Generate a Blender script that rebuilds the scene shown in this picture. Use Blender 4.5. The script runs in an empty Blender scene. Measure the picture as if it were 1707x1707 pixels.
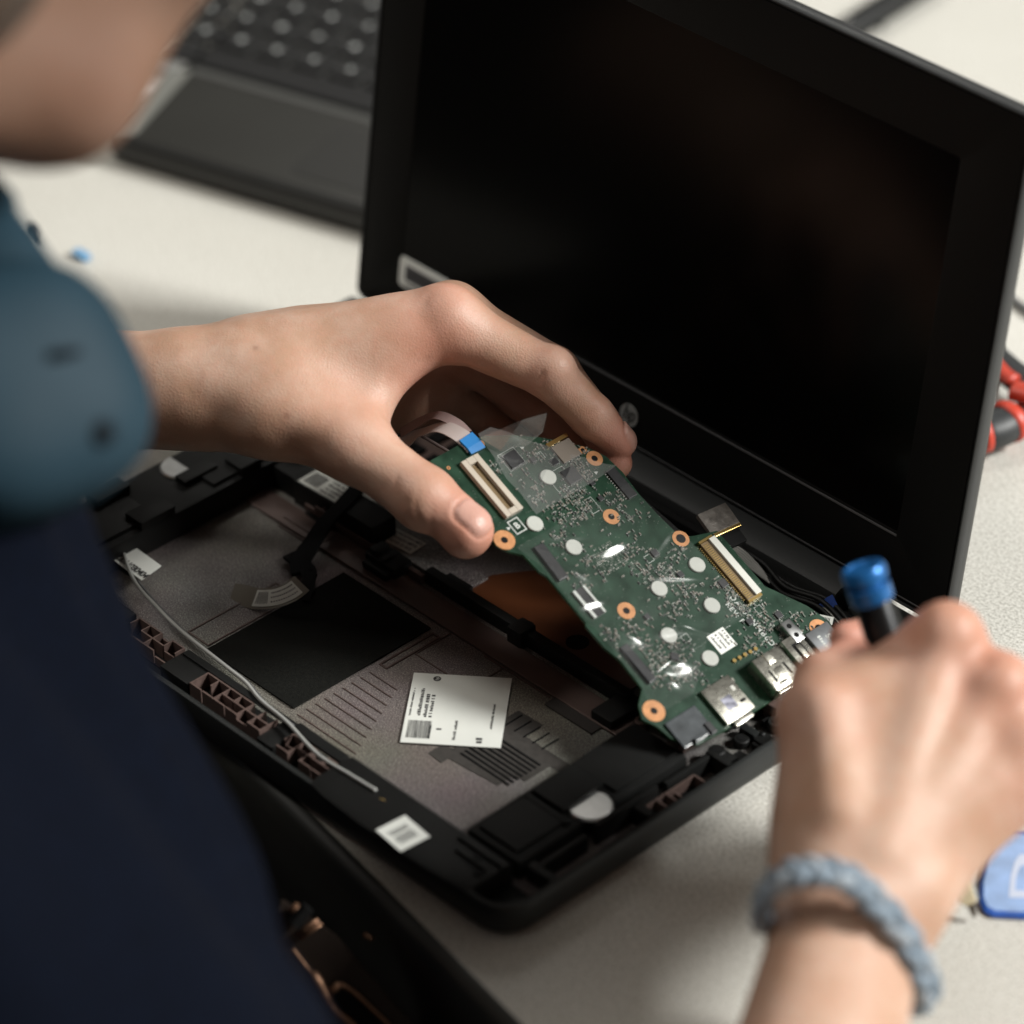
import bpy, bmesh, math, random
import numpy as np
from mathutils import Vector, Matrix
random.seed(7); np.random.seed(7)
SC = bpy.context.scene
COL = SC.collection
# ---------------------------------------------------------------- camera frame (solved from the laptop's proportions)
S = 1707.0
CAM = np.array([0.9522184764, -0.6102777047, 0.8112625913])
RC = np.array([[0.694309207778505, 0.7196406313916485, -0.007217038465620098],
               [-0.41579568826973096, 0.40930439877994956, 0.8121476803855839],
               [0.5874084350860868, -0.5608807990915836, 0.5834072844935183]])
FN = 3.641764740546538
FPX = FN * S
W, D = 0.3078, 0.2127
def ray(x, y): return RC.T @ np.array([(x - S/2)/FPX, -(y - S/2)/FPX, -1.0])
def P(x, y, d): return Vector(CAM + ray(x, y)*d)                 # a point at a depth
def Z(x, y, z):                                                   # a point at a height
    r = ray(x, y); return Vector(CAM + r*((z - CAM[2])/r[2]))

# ---------------------------------------------------------------- materials
def mat(name, col, rough=.5, metal=0.0, noise=0.0, nscale=200.0, bump=0.0, bscale=400.0, spec=.5, coat=0.0, sss=0.0):
    m = bpy.data.materials.new(name); m.use_nodes = True
    nt = m.node_tree; b = nt.nodes['Principled BSDF']
    b.inputs['Base Color'].default_value = (*col, 1); b.inputs['Roughness'].default_value = rough
    b.inputs['Metallic'].default_value = metal; b.inputs['Specular IOR Level'].default_value = spec
    if coat: b.inputs['Coat Weight'].default_value = coat; b.inputs['Coat Roughness'].default_value = .12
    tc = nt.nodes.new('ShaderNodeTexCoord')
    if noise:
        n = nt.nodes.new('ShaderNodeTexNoise'); n.inputs['Scale'].default_value = nscale; n.inputs['Detail'].default_value = 5
        nt.links.new(tc.outputs['Object'], n.inputs['Vector'])
        r = nt.nodes.new('ShaderNodeMapRange'); r.inputs[1].default_value = .3; r.inputs[2].default_value = .7
        r.inputs[3].default_value = 1-noise; r.inputs[4].default_value = 1+noise
        nt.links.new(n.outputs['Fac'], r.inputs[0])
        x = nt.nodes.new('ShaderNodeVectorMath'); x.operation = 'SCALE'; x.inputs[0].default_value = col
        nt.links.new(r.outputs[0], x.inputs['Scale']); nt.links.new(x.outputs[0], b.inputs['Base Color'])
        r2 = nt.nodes.new('ShaderNodeMapRange'); r2.inputs[3].default_value = max(.02, rough-.12*noise*3); r2.inputs[4].default_value = min(1, rough+.12*noise*3)
        nt.links.new(n.outputs['Fac'], r2.inputs[0]); nt.links.new(r2.outputs[0], b.inputs['Roughness'])
    if bump:
        n = nt.nodes.new('ShaderNodeTexNoise'); n.inputs['Scale'].default_value = bscale; n.inputs['Detail'].default_value = 4
        nt.links.new(tc.outputs['Object'], n.inputs['Vector'])
        bp = nt.nodes.new('ShaderNodeBump'); bp.inputs['Strength'].default_value = bump; bp.inputs['Distance'].default_value = .0005
        nt.links.new(n.outputs['Fac'], bp.inputs['Height']); nt.links.new(bp.outputs[0], b.inputs['Normal'])
    return m

def film_mat(name, alpha=.16, tint=(.8, .8, .78), rough=.12, haze=.04):
    m = bpy.data.materials.new(name); m.use_nodes = True; nt = m.node_tree; nt.nodes.clear()
    o = nt.nodes.new('ShaderNodeOutputMaterial'); t = nt.nodes.new('ShaderNodeBsdfTransparent')
    g = nt.nodes.new('ShaderNodeBsdfGlossy'); g.inputs['Roughness'].default_value = rough; g.inputs['Color'].default_value = (*tint, 1)
    d = nt.nodes.new('ShaderNodeBsdfDiffuse'); d.inputs['Color'].default_value = (*tint, 1)
    lw_ = nt.nodes.new('ShaderNodeLayerWeight'); lw_.inputs['Blend'].default_value = .5
    f = nt.nodes.new('ShaderNodeMath'); f.operation = 'POWER'; f.inputs[1].default_value = 4.0; nt.links.new(lw_.outputs['Facing'], f.inputs[0])
    mx = nt.nodes.new('ShaderNodeMath'); mx.operation = 'ADD'; mx.inputs[1].default_value = alpha*.5; nt.links.new(f.outputs[0], mx.inputs[0])
    m1 = nt.nodes.new('ShaderNodeMixShader'); nt.links.new(mx.outputs[0], m1.inputs[0]); nt.links.new(t.outputs[0], m1.inputs[1]); nt.links.new(g.outputs[0], m1.inputs[2])
    m2 = nt.nodes.new('ShaderNodeMixShader'); m2.inputs[0].default_value = haze; nt.links.new(m1.outputs[0], m2.inputs[1]); nt.links.new(d.outputs[0], m2.inputs[2])
    nt.links.new(m2.outputs[0], o.inputs['Surface'])
    return m

M = dict(
    black=mat('black_plastic', (.009, .0092, .0088), .5, spec=.22, noise=.15, nscale=60, bump=.25, bscale=3000),
    shell=mat('shell_plastic', (.014, .0155, .015), .45, spec=.35, noise=.12, nscale=50, bump=.25, bscale=2600),
    deep=mat('matte_black', (.004, .004, .004), .8, spec=.2),
    bezel=mat('bezel_plastic', (.0032, .0032, .003), .5, bump=.2, bscale=3500, spec=.15),
    ridge=mat('bezel_edge', (.075, .075, .077), .4),
    lidrim=mat('lid_rim', (.019, .0205, .021), .38, bump=.1, bscale=2500),
    hinge=mat('hinge_plastic', (.020, .021, .021), .5, spec=.3, bump=.3, bscale=2500),
    white=mat('label_paper', (.70, .71, .66), .6, noise=.03, nscale=80),
    ink=mat('label_ink', (.03, .03, .03), .6),
    silver=mat('tin_metal', (.62, .60, .52), .28, 1.0, noise=.15, nscale=300, bump=.15, bscale=900),
    steel=mat('steel', (.55, .55, .54), .3, 1.0, noise=.1, nscale=300),
    gold=mat('gold_pins', (.55, .38, .14), .3, 1.0),
    copper=mat('copper_pad', (.50, .235, .10), .42, .35, noise=.12, nscale=700),
    pinkedge=mat('coated_edge', (.13, .088, .076), .5, .25, noise=.2, nscale=500),
    orange=mat('orange_film', (.105, .034, .013), .32, noise=.1, nscale=40, coat=.25),
    pink=mat('rose_coating', (.12, .082, .072), .42, .3, noise=.2, nscale=60, bump=.35, bscale=2200),
    green=mat('solder_mask', (.0048, .0275, .0125), .38, noise=.35, nscale=160, coat=.08, spec=.35),
    greenedge=mat('board_edge', (.012, .075, .018), .5),
    dot=mat('spacer_foam', (.40, .41, .375), .7, noise=.04, nscale=300, bump=.2, bscale=2500),
    chip=mat('chip_epoxy', (.010, .010, .011), .45, noise=.2, nscale=600),
    cream=mat('connector_cream', (.42, .37, .30), .5, noise=.05),
    offwhite=mat('connector_white', (.52, .52, .47), .5),
    brown=mat('connector_brown', (.15, .10, .045), .4),
    silk=mat('silkscreen', (.45, .47, .44), .6),
    solder=mat('solder', (.55, .54, .50), .35, .8),
    trace=mat('faint_solder', (.13, .15, .125), .4, .4),
    tan=mat('capacitor_tan', (.15, .125, .10), .5),
    blue=mat('blue_tab', (.012, .16, .42), .45, noise=.05),
    wirew=mat('grey_wire', (.36, .36, .34), .42),
    tape=mat('clear_tape', (.19, .175, .145), .3, coat=.3),
    cloth=mat('cloth_tape', (.0060, .0062, .0050), .9, spec=.15, noise=.6, nscale=900, bump=.6, bscale=2500),
    film=film_mat('clear_film', alpha=.20, haze=.07, rough=.16),
    film2=film_mat('wrinkled_film', alpha=.09, haze=.012, rough=.2),
)
def coating():
    m = bpy.data.materials.new('sparkle_coating'); m.use_nodes = True; nt = m.node_tree; b = nt.nodes['Principled BSDF']
    tc = nt.nodes.new('ShaderNodeTexCoord')
    n = nt.nodes.new('ShaderNodeTexNoise'); n.inputs['Scale'].default_value = 2100; n.inputs['Detail'].default_value = 3; n.inputs['Roughness'].default_value = .7
    n2 = nt.nodes.new('ShaderNodeTexNoise'); n2.inputs['Scale'].default_value = 18; n2.inputs['Detail'].default_value = 3
    for q in (n, n2): nt.links.new(tc.outputs['Object'], q.inputs['Vector'])
    r = nt.nodes.new('ShaderNodeValToRGB'); e = r.color_ramp.elements
    e[0].position = .34; e[0].color = (.075, .067, .061, 1); e[1].position = .66; e[1].color = (.56, .515, .475, 1)
    k = e.new(.5); k.color = (.19, .170, .157, 1)
    nt.links.new(n.outputs['Fac'], r.inputs[0])
    mx = nt.nodes.new('ShaderNodeMix'); mx.data_type = 'RGBA'; mx.blend_type = 'MULTIPLY'; mx.inputs[0].default_value = .35
    nt.links.new(r.outputs[0], mx.inputs[6]); nt.links.new(n2.outputs['Color'], mx.inputs[7]); nt.links.new(mx.outputs[2], b.inputs['Base Color'])
    b.inputs['Metallic'].default_value = .45; b.inputs['Roughness'].default_value = .42
    bp = nt.nodes.new('ShaderNodeBump'); bp.inputs['Strength'].default_value = .8; bp.inputs['Distance'].default_value = .0004
    nt.links.new(n.outputs['Fac'], bp.inputs['Height']); nt.links.new(bp.outputs[0], b.inputs['Normal'])
    return m
M['coat'] = coating()
def screen_mat():
    m = mat('lcd_panel', (.0012, .0012, .0012), .20, spec=.11)
    return m
M['screen'] = screen_mat()

# ---------------------------------------------------------------- mesh builder
ROOT = {}
def rrect(x0, x1, y0, y1, r, seg=6):
    pts = []
    for cx, cy, a0 in ((x1-r, y1-r, 0), (x0+r, y1-r, 90), (x0+r, y0+r, 180), (x1-r, y0+r, 270)):
        for i in range(seg+1):
            a = math.radians(a0 + 90*i/seg); pts.append((cx+r*math.cos(a), cy+r*math.sin(a)))
    return pts
class MB:
    def __init__(s, X=None): s.bm = bmesh.new(); s.X = X
    def _add(s, verts, faces, mi=0):
        X = s.X; vs = [s.bm.verts.new(X @ Vector(v) if X is not None else Vector(v)) for v in verts]; out = []
        for f in faces:
            try:
                q = s.bm.faces.new([vs[i] for i in f]); q.material_index = mi; out.append(q)
            except ValueError: pass
        return out
    def box(s, x0, x1, y0, y1, z0, z1, bev=0, mi=0, L=None):
        v = [(x, y, z) for z in (z0, z1) for y in (y0, y1) for x in (x0, x1)]
        if L is not None: v = [tuple(L @ Vector(p)) for p in v]
        f = [(0, 2, 3, 1), (4, 5, 7, 6), (0, 1, 5, 4), (2, 6, 7, 3), (0, 4, 6, 2), (1, 3, 7, 5)]
        fs = s._add(v, f, mi)
        if bev:
            es = list({e for q in fs for e in q.edges})
            r = bmesh.ops.bevel(s.bm, geom=es, offset=bev, segments=2, profile=.6, affect='EDGES')
            for q in r['faces']: q.material_index = mi
        return s
    def loft(s, loops, cap0=True, cap1=True, mi=0, close=True, cap_mi=None):
        n = len(loops[0]); v = [p for l in loops for p in l]; f = []
        for k in range(len(loops)-1):
            for i in range(n if close else n-1):
                j = (i+1) % n; f.append((k*n+i, k*n+j, (k+1)*n+j, (k+1)*n+i))
        if cap0: f.append(tuple(range(n-1, -1, -1)))
        fs = s._add(v, f + ([tuple(range((len(loops)-1)*n, len(loops)*n))] if cap1 else []), mi)
        if cap_mi is not None and cap1: fs[-1].material_index = cap_mi
        return s
    def prism(s, pts, z0, z1, mi=0, edge_mi=None, bev=0):
        n = len(pts); a = sum(pts[i][0]*pts[(i+1) % n][1]-pts[(i+1) % n][0]*pts[i][1] for i in range(n))
        if a < 0: pts = pts[::-1]
        loops = [[(x, y, z0) for x, y in pts], [(x, y, z1) for x, y in pts]]
        v = loops[0]+loops[1]
        s._add(v, [(i, (i+1) % n, n+(i+1) % n, n+i) for i in range(n)], mi if edge_mi is None else edge_mi)
        s._add(loops[1], [tuple(range(n))], mi); s._add(loops[0], [tuple(range(n-1, -1, -1))], mi)
        return s
    def ring(s, cx, cy, r0, r1, z0, z1, seg=28, mi=0):
        L = []
        for r, z in ((r0, z0), (r1, z0), (r1, z1), (r0, z1), (r0, z0)):
            L.append([(cx+r*math.cos(2*math.pi*i/seg), cy+r*math.sin(2*math.pi*i/seg), z) for i in range(seg)])
        return s.loft(L, False, False, mi)
    def disc(s, cx, cy, r, z0, z1, seg=28, mi=0, bev=0):
        c = lambda q, z: [(cx+q*math.cos(2*math.pi*i/seg), cy+q*math.sin(2*math.pi*i/seg), z) for i in range(seg)]
        return s.loft([c(r, z0), c(r, z1-bev), c(r-bev, z1)] if bev else [c(r, z0), c(r, z1)], True, True, mi)
    def tube(s, pts, r, seg=10, mi=0, flat=1.0, closed=False, up=None):
        pts = [Vector(p) for p in pts]; n = len(pts)
        rs = r if hasattr(r, '__len__') else [r]*n
        t0 = (pts[1]-pts[0]).normalized(); u = (up or Vector((0, 0, 1))); u = (u - t0*u.dot(t0))
        if u.length < 1e-4: u = Vector((1, 0, 0)) - t0*t0.x
        u.normalize(); loops = []
        for i, p in enumerate(pts):
            if closed: t = (pts[(i+1) % n]-pts[i-1]).normalized()
            else: t = (pts[min(i+1, n-1)]-pts[max(i-1, 0)]).normalized()
            u = (u - t*u.dot(t)).normalized(); w = t.cross(u)
            loops.append([p + w*(math.cos(2*math.pi*k/seg)*rs[i]) + u*(math.sin(2*math.pi*k/seg)*rs[i]*flat) for k in range(seg)])
        if closed: loops.append(loops[0]); return s.loft(loops, False, False, mi)
        return s.loft(loops, True, True, mi)
    def strip(s, pts, nrm, width, th=.0004, mi=0):      # a flat ribbon along a path; nrm = face normal(s)
        pts = [Vector(p) for p in pts]; L = []
        for i, p in enumerate(pts):
            t = (pts[min(i+1, len(pts)-1)]-pts[max(i-1, 0)]).normalized()
            nn = Vector(nrm[i] if isinstance(nrm, list) else nrm); sd = t.cross(nn).normalized(); nn = sd.cross(t).normalized()
            wd = width[i] if hasattr(width, '__len__') else width
            L.append([p+sd*wd/2+nn*th/2, p-sd*wd/2+nn*th/2, p-sd*wd/2-nn*th/2, p+sd*wd/2-nn*th/2])
        return s.loft(L, True, True, mi)
    def text(s, txt, x, y, z, size, ang=0, mi=0, bold=0, spacing=1.0, L=None):
        cu = bpy.data.curves.new('lettering', 'FONT'); cu.body = txt; cu.size = size; cu.offset = bold; cu.space_character = spacing
        cu.align_x = 'CENTER'; cu.align_y = 'CENTER'
        ob = bpy.data.objects.new('lettering', cu); COL.objects.link(ob)
        dg = bpy.context.evaluated_depsgraph_get(); me = ob.evaluated_get(dg).to_mesh()
        R = Matrix.Translation((x, y, z)) @ Matrix.Rotation(ang, 4, 'Z')
        if L is not None: R = L @ R
        s._add([tuple(R @ v.co) for v in me.vertices], [tuple(p.vertices) for p in me.polygons], mi)
        ob.evaluated_get(dg).to_mesh_clear(); bpy.data.objects.remove(ob); bpy.data.curves.remove(cu)
        return s
    def greek(s, x, y, z, length, h, ang=0, mi=1, seed=0, L=None):   # a line of print too small to read
        rnd = random.Random(seed); c, sn = math.cos(ang), math.sin(ang); t = 0
        while t < length:
            w = rnd.uniform(.35, .8)*h
            if rnd.random() < .12: t += h*.6; continue
            q = []
            y0, y1 = 0, h*rnd.choice((.7, 1, 1, .85))
            for a, b in ((t, y0), (t+w, y0), (t+w, y1), (t, y1)):
                v = Vector((x+a*c-b*sn, y+a*sn+b*c, z)); q.append(tuple(L @ v if L is not None else v))
            s._add(q, [(0, 1, 2, 3)], mi)
            t += w+.22*h
        return s
    def build(s, name, mats, parent=None, smooth=None, local=False, recalc=True):
        if recalc: bmesh.ops.recalc_face_normals(s.bm, faces=s.bm.faces)
        me = bpy.data.meshes.new(name)
        if parent is not None and not local:
            r = parent
            while r.parent is not None: r = r.parent
            s.bm.transform(ROOT[r.name].inverted())
        s.bm.to_mesh(me); s.bm.free()
        o = bpy.data.objects.new(name, me); COL.objects.link(o)
        for m in (mats if isinstance(mats, (list, tuple)) else [mats]): me.materials.append(M[m] if isinstance(m, str) else m)
        if parent is not None: o.parent = parent
        else: ROOT[o.name] = Matrix.Identity(4)
        if smooth is not None:
            me.shade_smooth() if smooth >= 180 else me.shade_smooth()
            if smooth < 180: me.set_sharp_from_angle(angle=math.radians(smooth))
        return o
def tag(o, label, cat, group=None, kind=None):
    o['label'] = label; o['category'] = cat
    if group: o['group'] = group
    if kind: o['kind'] = kind
    return o
def thing(name, label, cat, X, group=None):
    o = bpy.data.objects.new(name, None); o.empty_display_size = .02; COL.objects.link(o)
    o.matrix_world = X; ROOT[o.name] = X.copy()
    return tag(o, label, cat, group)
T = Matrix.Translation
def spline(pts, n=10):
    pts = [Vector(p) for p in pts]; out = []
    for i in range(len(pts)-1):
        p0, p1, p2, p3 = pts[max(i-1, 0)], pts[i], pts[i+1], pts[min(i+2, len(pts)-1)]
        for k in range(n):
            t = k/n
            out.append(.5*((2*p1)+(-p0+p2)*t+(2*p0-5*p1+4*p2-p3)*t*t+(-p0+3*p1-3*p2+p3)*t**3))
    return out+[pts[-1]]
# ================================================================ the laptop being repaired
lap = thing('laptop', 'opened black laptop under repair, its bare bottom case and raised dark screen in the middle', 'laptop', Matrix.Identity(4))
# --- bottom case: a shallow tray
m = MB(); xs = lambda i, z, r: [(x, y, z) for x, y in rrect(i, W-i, i, D-i, r, 8)]
m.loft([xs(.004, .0012, .010), xs(.0012, .0025, .012), xs(0, .0055, .013), xs(0, .0125, .013), xs(.0007, .0139, .0125), xs(.0018, .0142, .0115),
        xs(.0026, .0138, .0108), xs(.003, .0042, .0105)], True, True)
m.build('bottom_case', ['shell'], lap, 40)
m = MB(); m.prism(rrect(.004, W-.004, .021, D-.004, .009), .0043, .0048); m.build('metallic_coating', ['coat'], lap)
for x, y in ((.03, .03), (W-.03, .03), (.03, D-.03), (W-.03, D-.03)):
    MB().disc(x, y, .007, 0, .0012).build('rubber_foot', ['deep'], lap)
# battery cloth pad
m = MB(); m.box(.125, .1715, .030, .095, .0049, .0056, .0002); m.build('battery_pad', ['cloth'], lap)
# embossed outlines beside the pad
m = MB()
def rim(x0, x1, y0, y1, w=.0006, z=.0052):
    m.box(x0, x1, y0, y0+w, .0048, z); m.box(x0, x1, y1-w, y1, .0048, z); m.box(x0, x0+w, y0+w, y1-w, .0048, z); m.box(x1-w, x1, y0+w, y1-w, .0048, z)
rim(.112, .1235, .032, .074); m.build('embossed_outline', ['pink'], lap); m = MB(); rim(.1735, .1775, .068, .094, .0007)
m.build('embossed_outline', ['pink'], lap); m = MB()
for k in range(9): m.box(.1745, .1745+.030-.002*k, .029+.0042*k, .0294+.0042*k, .0048, .0051)
m.build('embossed_ribs', ['pink'], lap); m = MB(); rim(.178, .206, .081, .099, .0004); m.build('embossed_outline', ['pink'], lap)
for x0, x1, y in ((.086, .108, .0975), (.196, .229, .0975)): MB().box(x0, x1, y, y+.0005, .0048, .0053).build('embossed_ribs', ['pink'], lap)
# product label turned on the floor
c = Vector((.2118, .0695, 0)); a = math.atan2(.022, .026)
LB = T((c.x, c.y, .0054)) @ Matrix.Rotation(a, 4, 'Z')
lw, lh = .0345, .0385
m = MB(LB); m.prism([(-lw/2, -lh/2), (lw/2, -lh/2), (lw/2, lh/2), (-lw/2, lh/2)], 0, .0002)
zz = .00026
def ell(cx, cy, r, mi, seg=20, z=zz): m._add([(cx+r*math.cos(2*math.pi*i/seg), cy+r*math.sin(2*math.pi*i/seg), z) for i in range(seg)], [tuple(range(seg))], mi)
ell(-.0087, .0165, .0014, 1); m.text('hp', -.0087, .0165, zz+.00005, .0019, math.pi/2, 0)
for k, (x, y0, ln, h) in enumerate(((-.0155, -.0045, .015, .0007), (-.0122, -.005, .0155, .0012), (-.0100, -.005, .0125, .0012), (-.0082, -.005, .012, .0012),
                                     (-.0075, -.0165, .007, .0009), (-.004, -.0115, .0012, .0018), (.0012, -.0165, .011, .001), (.0132, -.0095, .0135, .0008), (.0105, -.0175, .002, .0022))):
    m.greek(x, y0, zz, ln, h, math.pi/2, 1, k+3)
for k in range(26): m._add([(-.0158+.0082*k/26, -.0166, zz), (-.0158+.0082*(k+random.uniform(.3, .75))/26, -.0166, zz), (-.0158+.0082*(k+random.uniform(.3, .75))/26, -.0070, zz), (-.0158+.0082*k/26, -.0070, zz)], [(0, 1, 2, 3)], 1)
m.build('product_label', ['white', 'ink'], lap, recalc=False)
# darker foam patch and stepped vent emboss
m = MB(); m.box(.2305, .2535, .0935, .1045, .0049, .0056, .0002)
m.build('foam_strip', [mat('grey_foam', (.035, .030, .027), .8, noise=.2, nscale=900)], lap)
gm = mat('vent_grey', (.040, .036, .032), .6, noise=.2, nscale=500)
m = MB()
m.prism([(.2265, .085), (.238, .0855), (.2385, .077), (.263, .077), (.263, .0725), (.2555, .0715), (.2555, .060), (.2505, .060), (.2505, .052), (.2285, .050), (.2285, .0465), (.2215, .047), (.2215, .0535), (.2255, .0545)], .0049, .0050)
for k in range(8): m.box(.2295, .253, .0545+.0021*k, .0552+.0021*k, .0050, .0053, 0, 1)
for k in range(5): m.box(.229+.0045*k, .2295+.0045*k, .076, .084, .0050, .0053, 0, 1)
m.build('vent_grille', [gm, M['deep']], lap)
# rose coloured ledge, grey plate, orange insulating film
m = MB(); m.box(.062, .262, .0985, .1095, .0049, .0060, .0004); m.box(.086, .150, .1105, .1125, .0049, .0085, .0004); m.box(.0845, .107, .1015, .1085, .0061, .0064)
m.build('rose_ledge', ['pink'], lap)
m = MB(); m.box(.088, .165, .116, .1295, .0049, .0064, .0006); m.build('sparkle_plate', ['coat'], lap)
m = MB(); m.prism([(.164, .117), (.246, .117), (.246, .150), (.176, .150), (.164, .132)], .0050, .0056)
m.disc(.214, .126, .0042, .0056, .00575, mi=1); m.disc(.1945, .1205, .0022, .0056, .00575, mi=1)
m.build('insulating_film', ['orange', 'deep'], lap)
# black inner walls, clips and brackets
m = MB(); m.box(.150, .2520, .1118, .1158, .0049, .0108, .0006); m.box(.156, .168, .1162, .119, .0049, .0095, .0005)
m.box(.196, .203, .1085, .1165, .0049, .0125, .0008); m.box(.2475, .2575, .099, .116, .0049, .0095, .0008)
m.build('inner_wall', ['black'], lap, 35)
m = MB(); m.box(.1265, .1425, .1040, .1130, .0061, .0108, .001); m.box(.128, .141, .1012, .1040, .0061, .0090, .0005); m.box(.1275, .1315, .105, .112, .0108, .0128, .001); m.box(.134, .1365, .1045, .1125, .0108, .0116, .0004)
m.build('cable_clip', ['black'], lap, 35)
m = MB(); m.box(.0615, .0875, .1125, .1265, .0049, .0148, .001); m.box(.0875, .1050, .1165, .1265, .0049, .0110, .001); m.disc(.0665, .1245, .0045, .0148, .0185); m.box(.089, .104, .108, .1145, .0049, .0075, .0005)
m.build('hinge_bracket', ['black'], lap, 35)
LR = random.Random(4)
def lattice(name, x0, x1, y0, y1, z0, z1, nx, ny, w=.0006, skip=()):
    m = MB(); m.box(x0, x1, y0, y1, z0, z0+.0006, 0, 1)
    for i in range(nx+1):
        x = x0+(x1-x0-w)*i/nx; m.box(x, x+w, y0+(LR.random() < .25)*(y1-y0)/max(ny, 1), y1, z0+.0006, z1-.00015)
    for j in range(ny+1):
        y = y0+(y1-y0-w)*j/ny
        for i in range(nx):
            if LR.random() < .16: continue
            m.box(x0+(x1-x0-w)*i/nx+w, x0+(x1-x0-w)*(i+1)/nx, y, y+w, z0+.0006, z1-(.0022 if LR.random() < .22 else 0))
    return m.build(name, ['pinkedge', 'deep'], lap)
lattice('rib_grid', .1015, .1265, .0105, .0195, .0062, .0126, 4, 2)
lattice('rib_grid', .1425, .1795, .0080, .0165, .0062, .0126, 6, 2)
lattice('rib_grid', .1885, .2130, .0070, .0155, .0062, .0126, 4, 2)
lattice('rib_grid', .0475, .0610, .1085, .1165, .0049, .0128, 3, 1)
lattice('rib_grid', .0905, .1010, .1085, .1155, .0076, .0125, 3, 1)
# front frame: dark shelf under the grids, raised cover with sticker
m = MB(); m.box(.030, .281, .0035, .0205, .0043, .0061, .0003); m.box(.127, .142, .0075, .0200, .0061, .0118, .0006); m.box(.1800, .1880, .006, .0205, .0061, .0112, .0005)
m.box(.128, .1885, .0170, .0200, .0118, .0126, .0003); m.box(.0800, .1000, .005, .0195, .0061, .0135, .0008); m.box(.186, .211, .0165, .0208, .0112, .0128, .0004)
m.build('front_frame', ['black'], lap, 35)
m = MB(); L = [[(x, y, z) for x, y, z in ((x_, .0015-.0035*s, .0137+.0012*s), (x_, .0045-.0035*s, .0150+.0012*s), (x_, .0190, .0150), (x_, .0205, .0137), (x_, .0205, .0062), (x_, .0040, .0062))]
               for x_, s in ((.214, .2), (.222, .7), (.240, 1), (.262, 1), (.280, .6), (.2905, .1))]
m.loft(L); m.box(.218, .221, .006, .013, .0151, .0153, 0, 1); m.disc(.281, .0145, .0019, .0150, .0156, mi=1); m.disc(.287, .0085, .0016, .0142, .0158, mi=1)
m.box(.270, .290, .0155, .0162, .0151, .0164, .0002); m.box(.274, .288, .0105, .0112, .0150, .0166, .0002)
m.build('front_cover', ['black', 'deep'], lap, 30)
LS = T((.2565, .0035, .0166)) @ Matrix.Rotation(math.radians(-6), 4, 'Z')
m = MB(LS); m.box(-.0068, .0068, -.0060, .0060, 0, .0002)
for k in range(9):
    if k != 3: m._add([(-.003+.0008*k, -.0036 if k % 3 else -.0044, .00026), (-.003+.0008*k+.00045, -.0036 if k % 3 else -.0044, .00026), (-.003+.0008*k+.00045, .0034, .00026), (-.003+.0008*k, .0034, .00026)], [(0, 1, 2, 3)], 1)
m.build('barcode_sticker', ['white', 'ink'], lap, recalc=False)
sbp = Z(632, 1338, .0155); m = MB(); m.disc(sbp.x, sbp.y, .0042, .0049, .0140); m.disc(sbp.x, sbp.y, .0027, .0140, .0155, mi=1, bev=.0004); m.disc(sbp.x, sbp.y, .0011, .0155, .01555, mi=2)
m.build('screw_boss', ['black', 'gold', 'deep'], lap, 35)
m = MB(); m.tube(spline([(.060, .0445, .010), (.083, .032, .0125), (.100, .0285, .0115), (.117, .0262, .0108), (.143, .0235, .0118), (.156, .0220, .0125), (.168, .0185, .0135), (.184, .0165, .0142), (.205, .012, .0148), (.222, .0118, .0158), (.2335, .0125, .0158)], 8), .00072, 8)
m.build('antenna_wire', ['wirew'], lap, 180)
m = MB(); m.tube(spline([(.083, .0335, .0112), (.100, .0300, .0102), (.120, .0270, .0098), (.143, .0245, .0110), (.156, .0232, .0115), (.170, .0195, .0120), (.186, .0176, .0130)], 8), .0006, 8)
m.build('antenna_wire', ['ridge'], lap, 180)
# speakers
def speaker(x0, x1, y0, y1, z1, cx, cy, cov, knobs):
    m = MB(); m.box(x0, x1, y0, y1, .0049, z1, .0016)
    m.box(x0+.002, x1-.003, y0+(y1-y0)*.60, y1-.002, z1-.0002, z1+.0014, .0006); m.box(x0+.003, x1-.004, y0+.003, y0+(y1-y0)*.33, z1-.0002, z1+.0012, .0006)
    for (a, b, c_, d_, h) in knobs: m.box(a, b, c_, d_, z1-.001, z1+h, .0004)
    o = m.build('speaker', ['black'], lap, 35)
    MB().disc(cx, cy, .0078, z1-.0002, z1+.0011, 40, bev=.0006).build('speaker_cone', ['steel'], o, 40)
    MB().box(*cov, z1+.0004, z1+.0026, .0005).build('cone_clamp', ['black'], o, 35)
    return o
speaker(.0365, .0665, .026, .1265, .0165, .0455, .0855, (.0505, .0565, .0785, .0945), ((.037, .045, .047, .062, .004), (.056, .0655, .098, .108, .0035), (.040, .0455, .100, .122, .0030), (.0565, .066, .050, .066, .003)))
speaker(.2655, .2905, .0235, .1025, .0125, .2865, .0600, (.2685, .2830, .0505, .0700), ((.268, .288, .047, .0495, .0015), (.2665, .2685, .076, .101, .0012)))
m = MB()
for y0, y1, z in ((.028, .050, .0118), (.054, .083, .0135), (.087, .108, .0120)): m.box(.2935, .2958, y0, y1, .0049, z, .0006)
m.box(.2915, .3035, .0255, .0290, .0049, .0115, .0006); m.box(.2965, .3035, .070, .0735, .0049, .0128, .0008); m.box(.293, .3035, .108, .1105, .0049, .0125, .0006)
m.build('side_bracket', ['black'], lap, 35)
lattice('rib_grid', .2965, .3035, .0755, .0990, .0049, .0100, 1, 5)
cr = random.Random(21)
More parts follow.
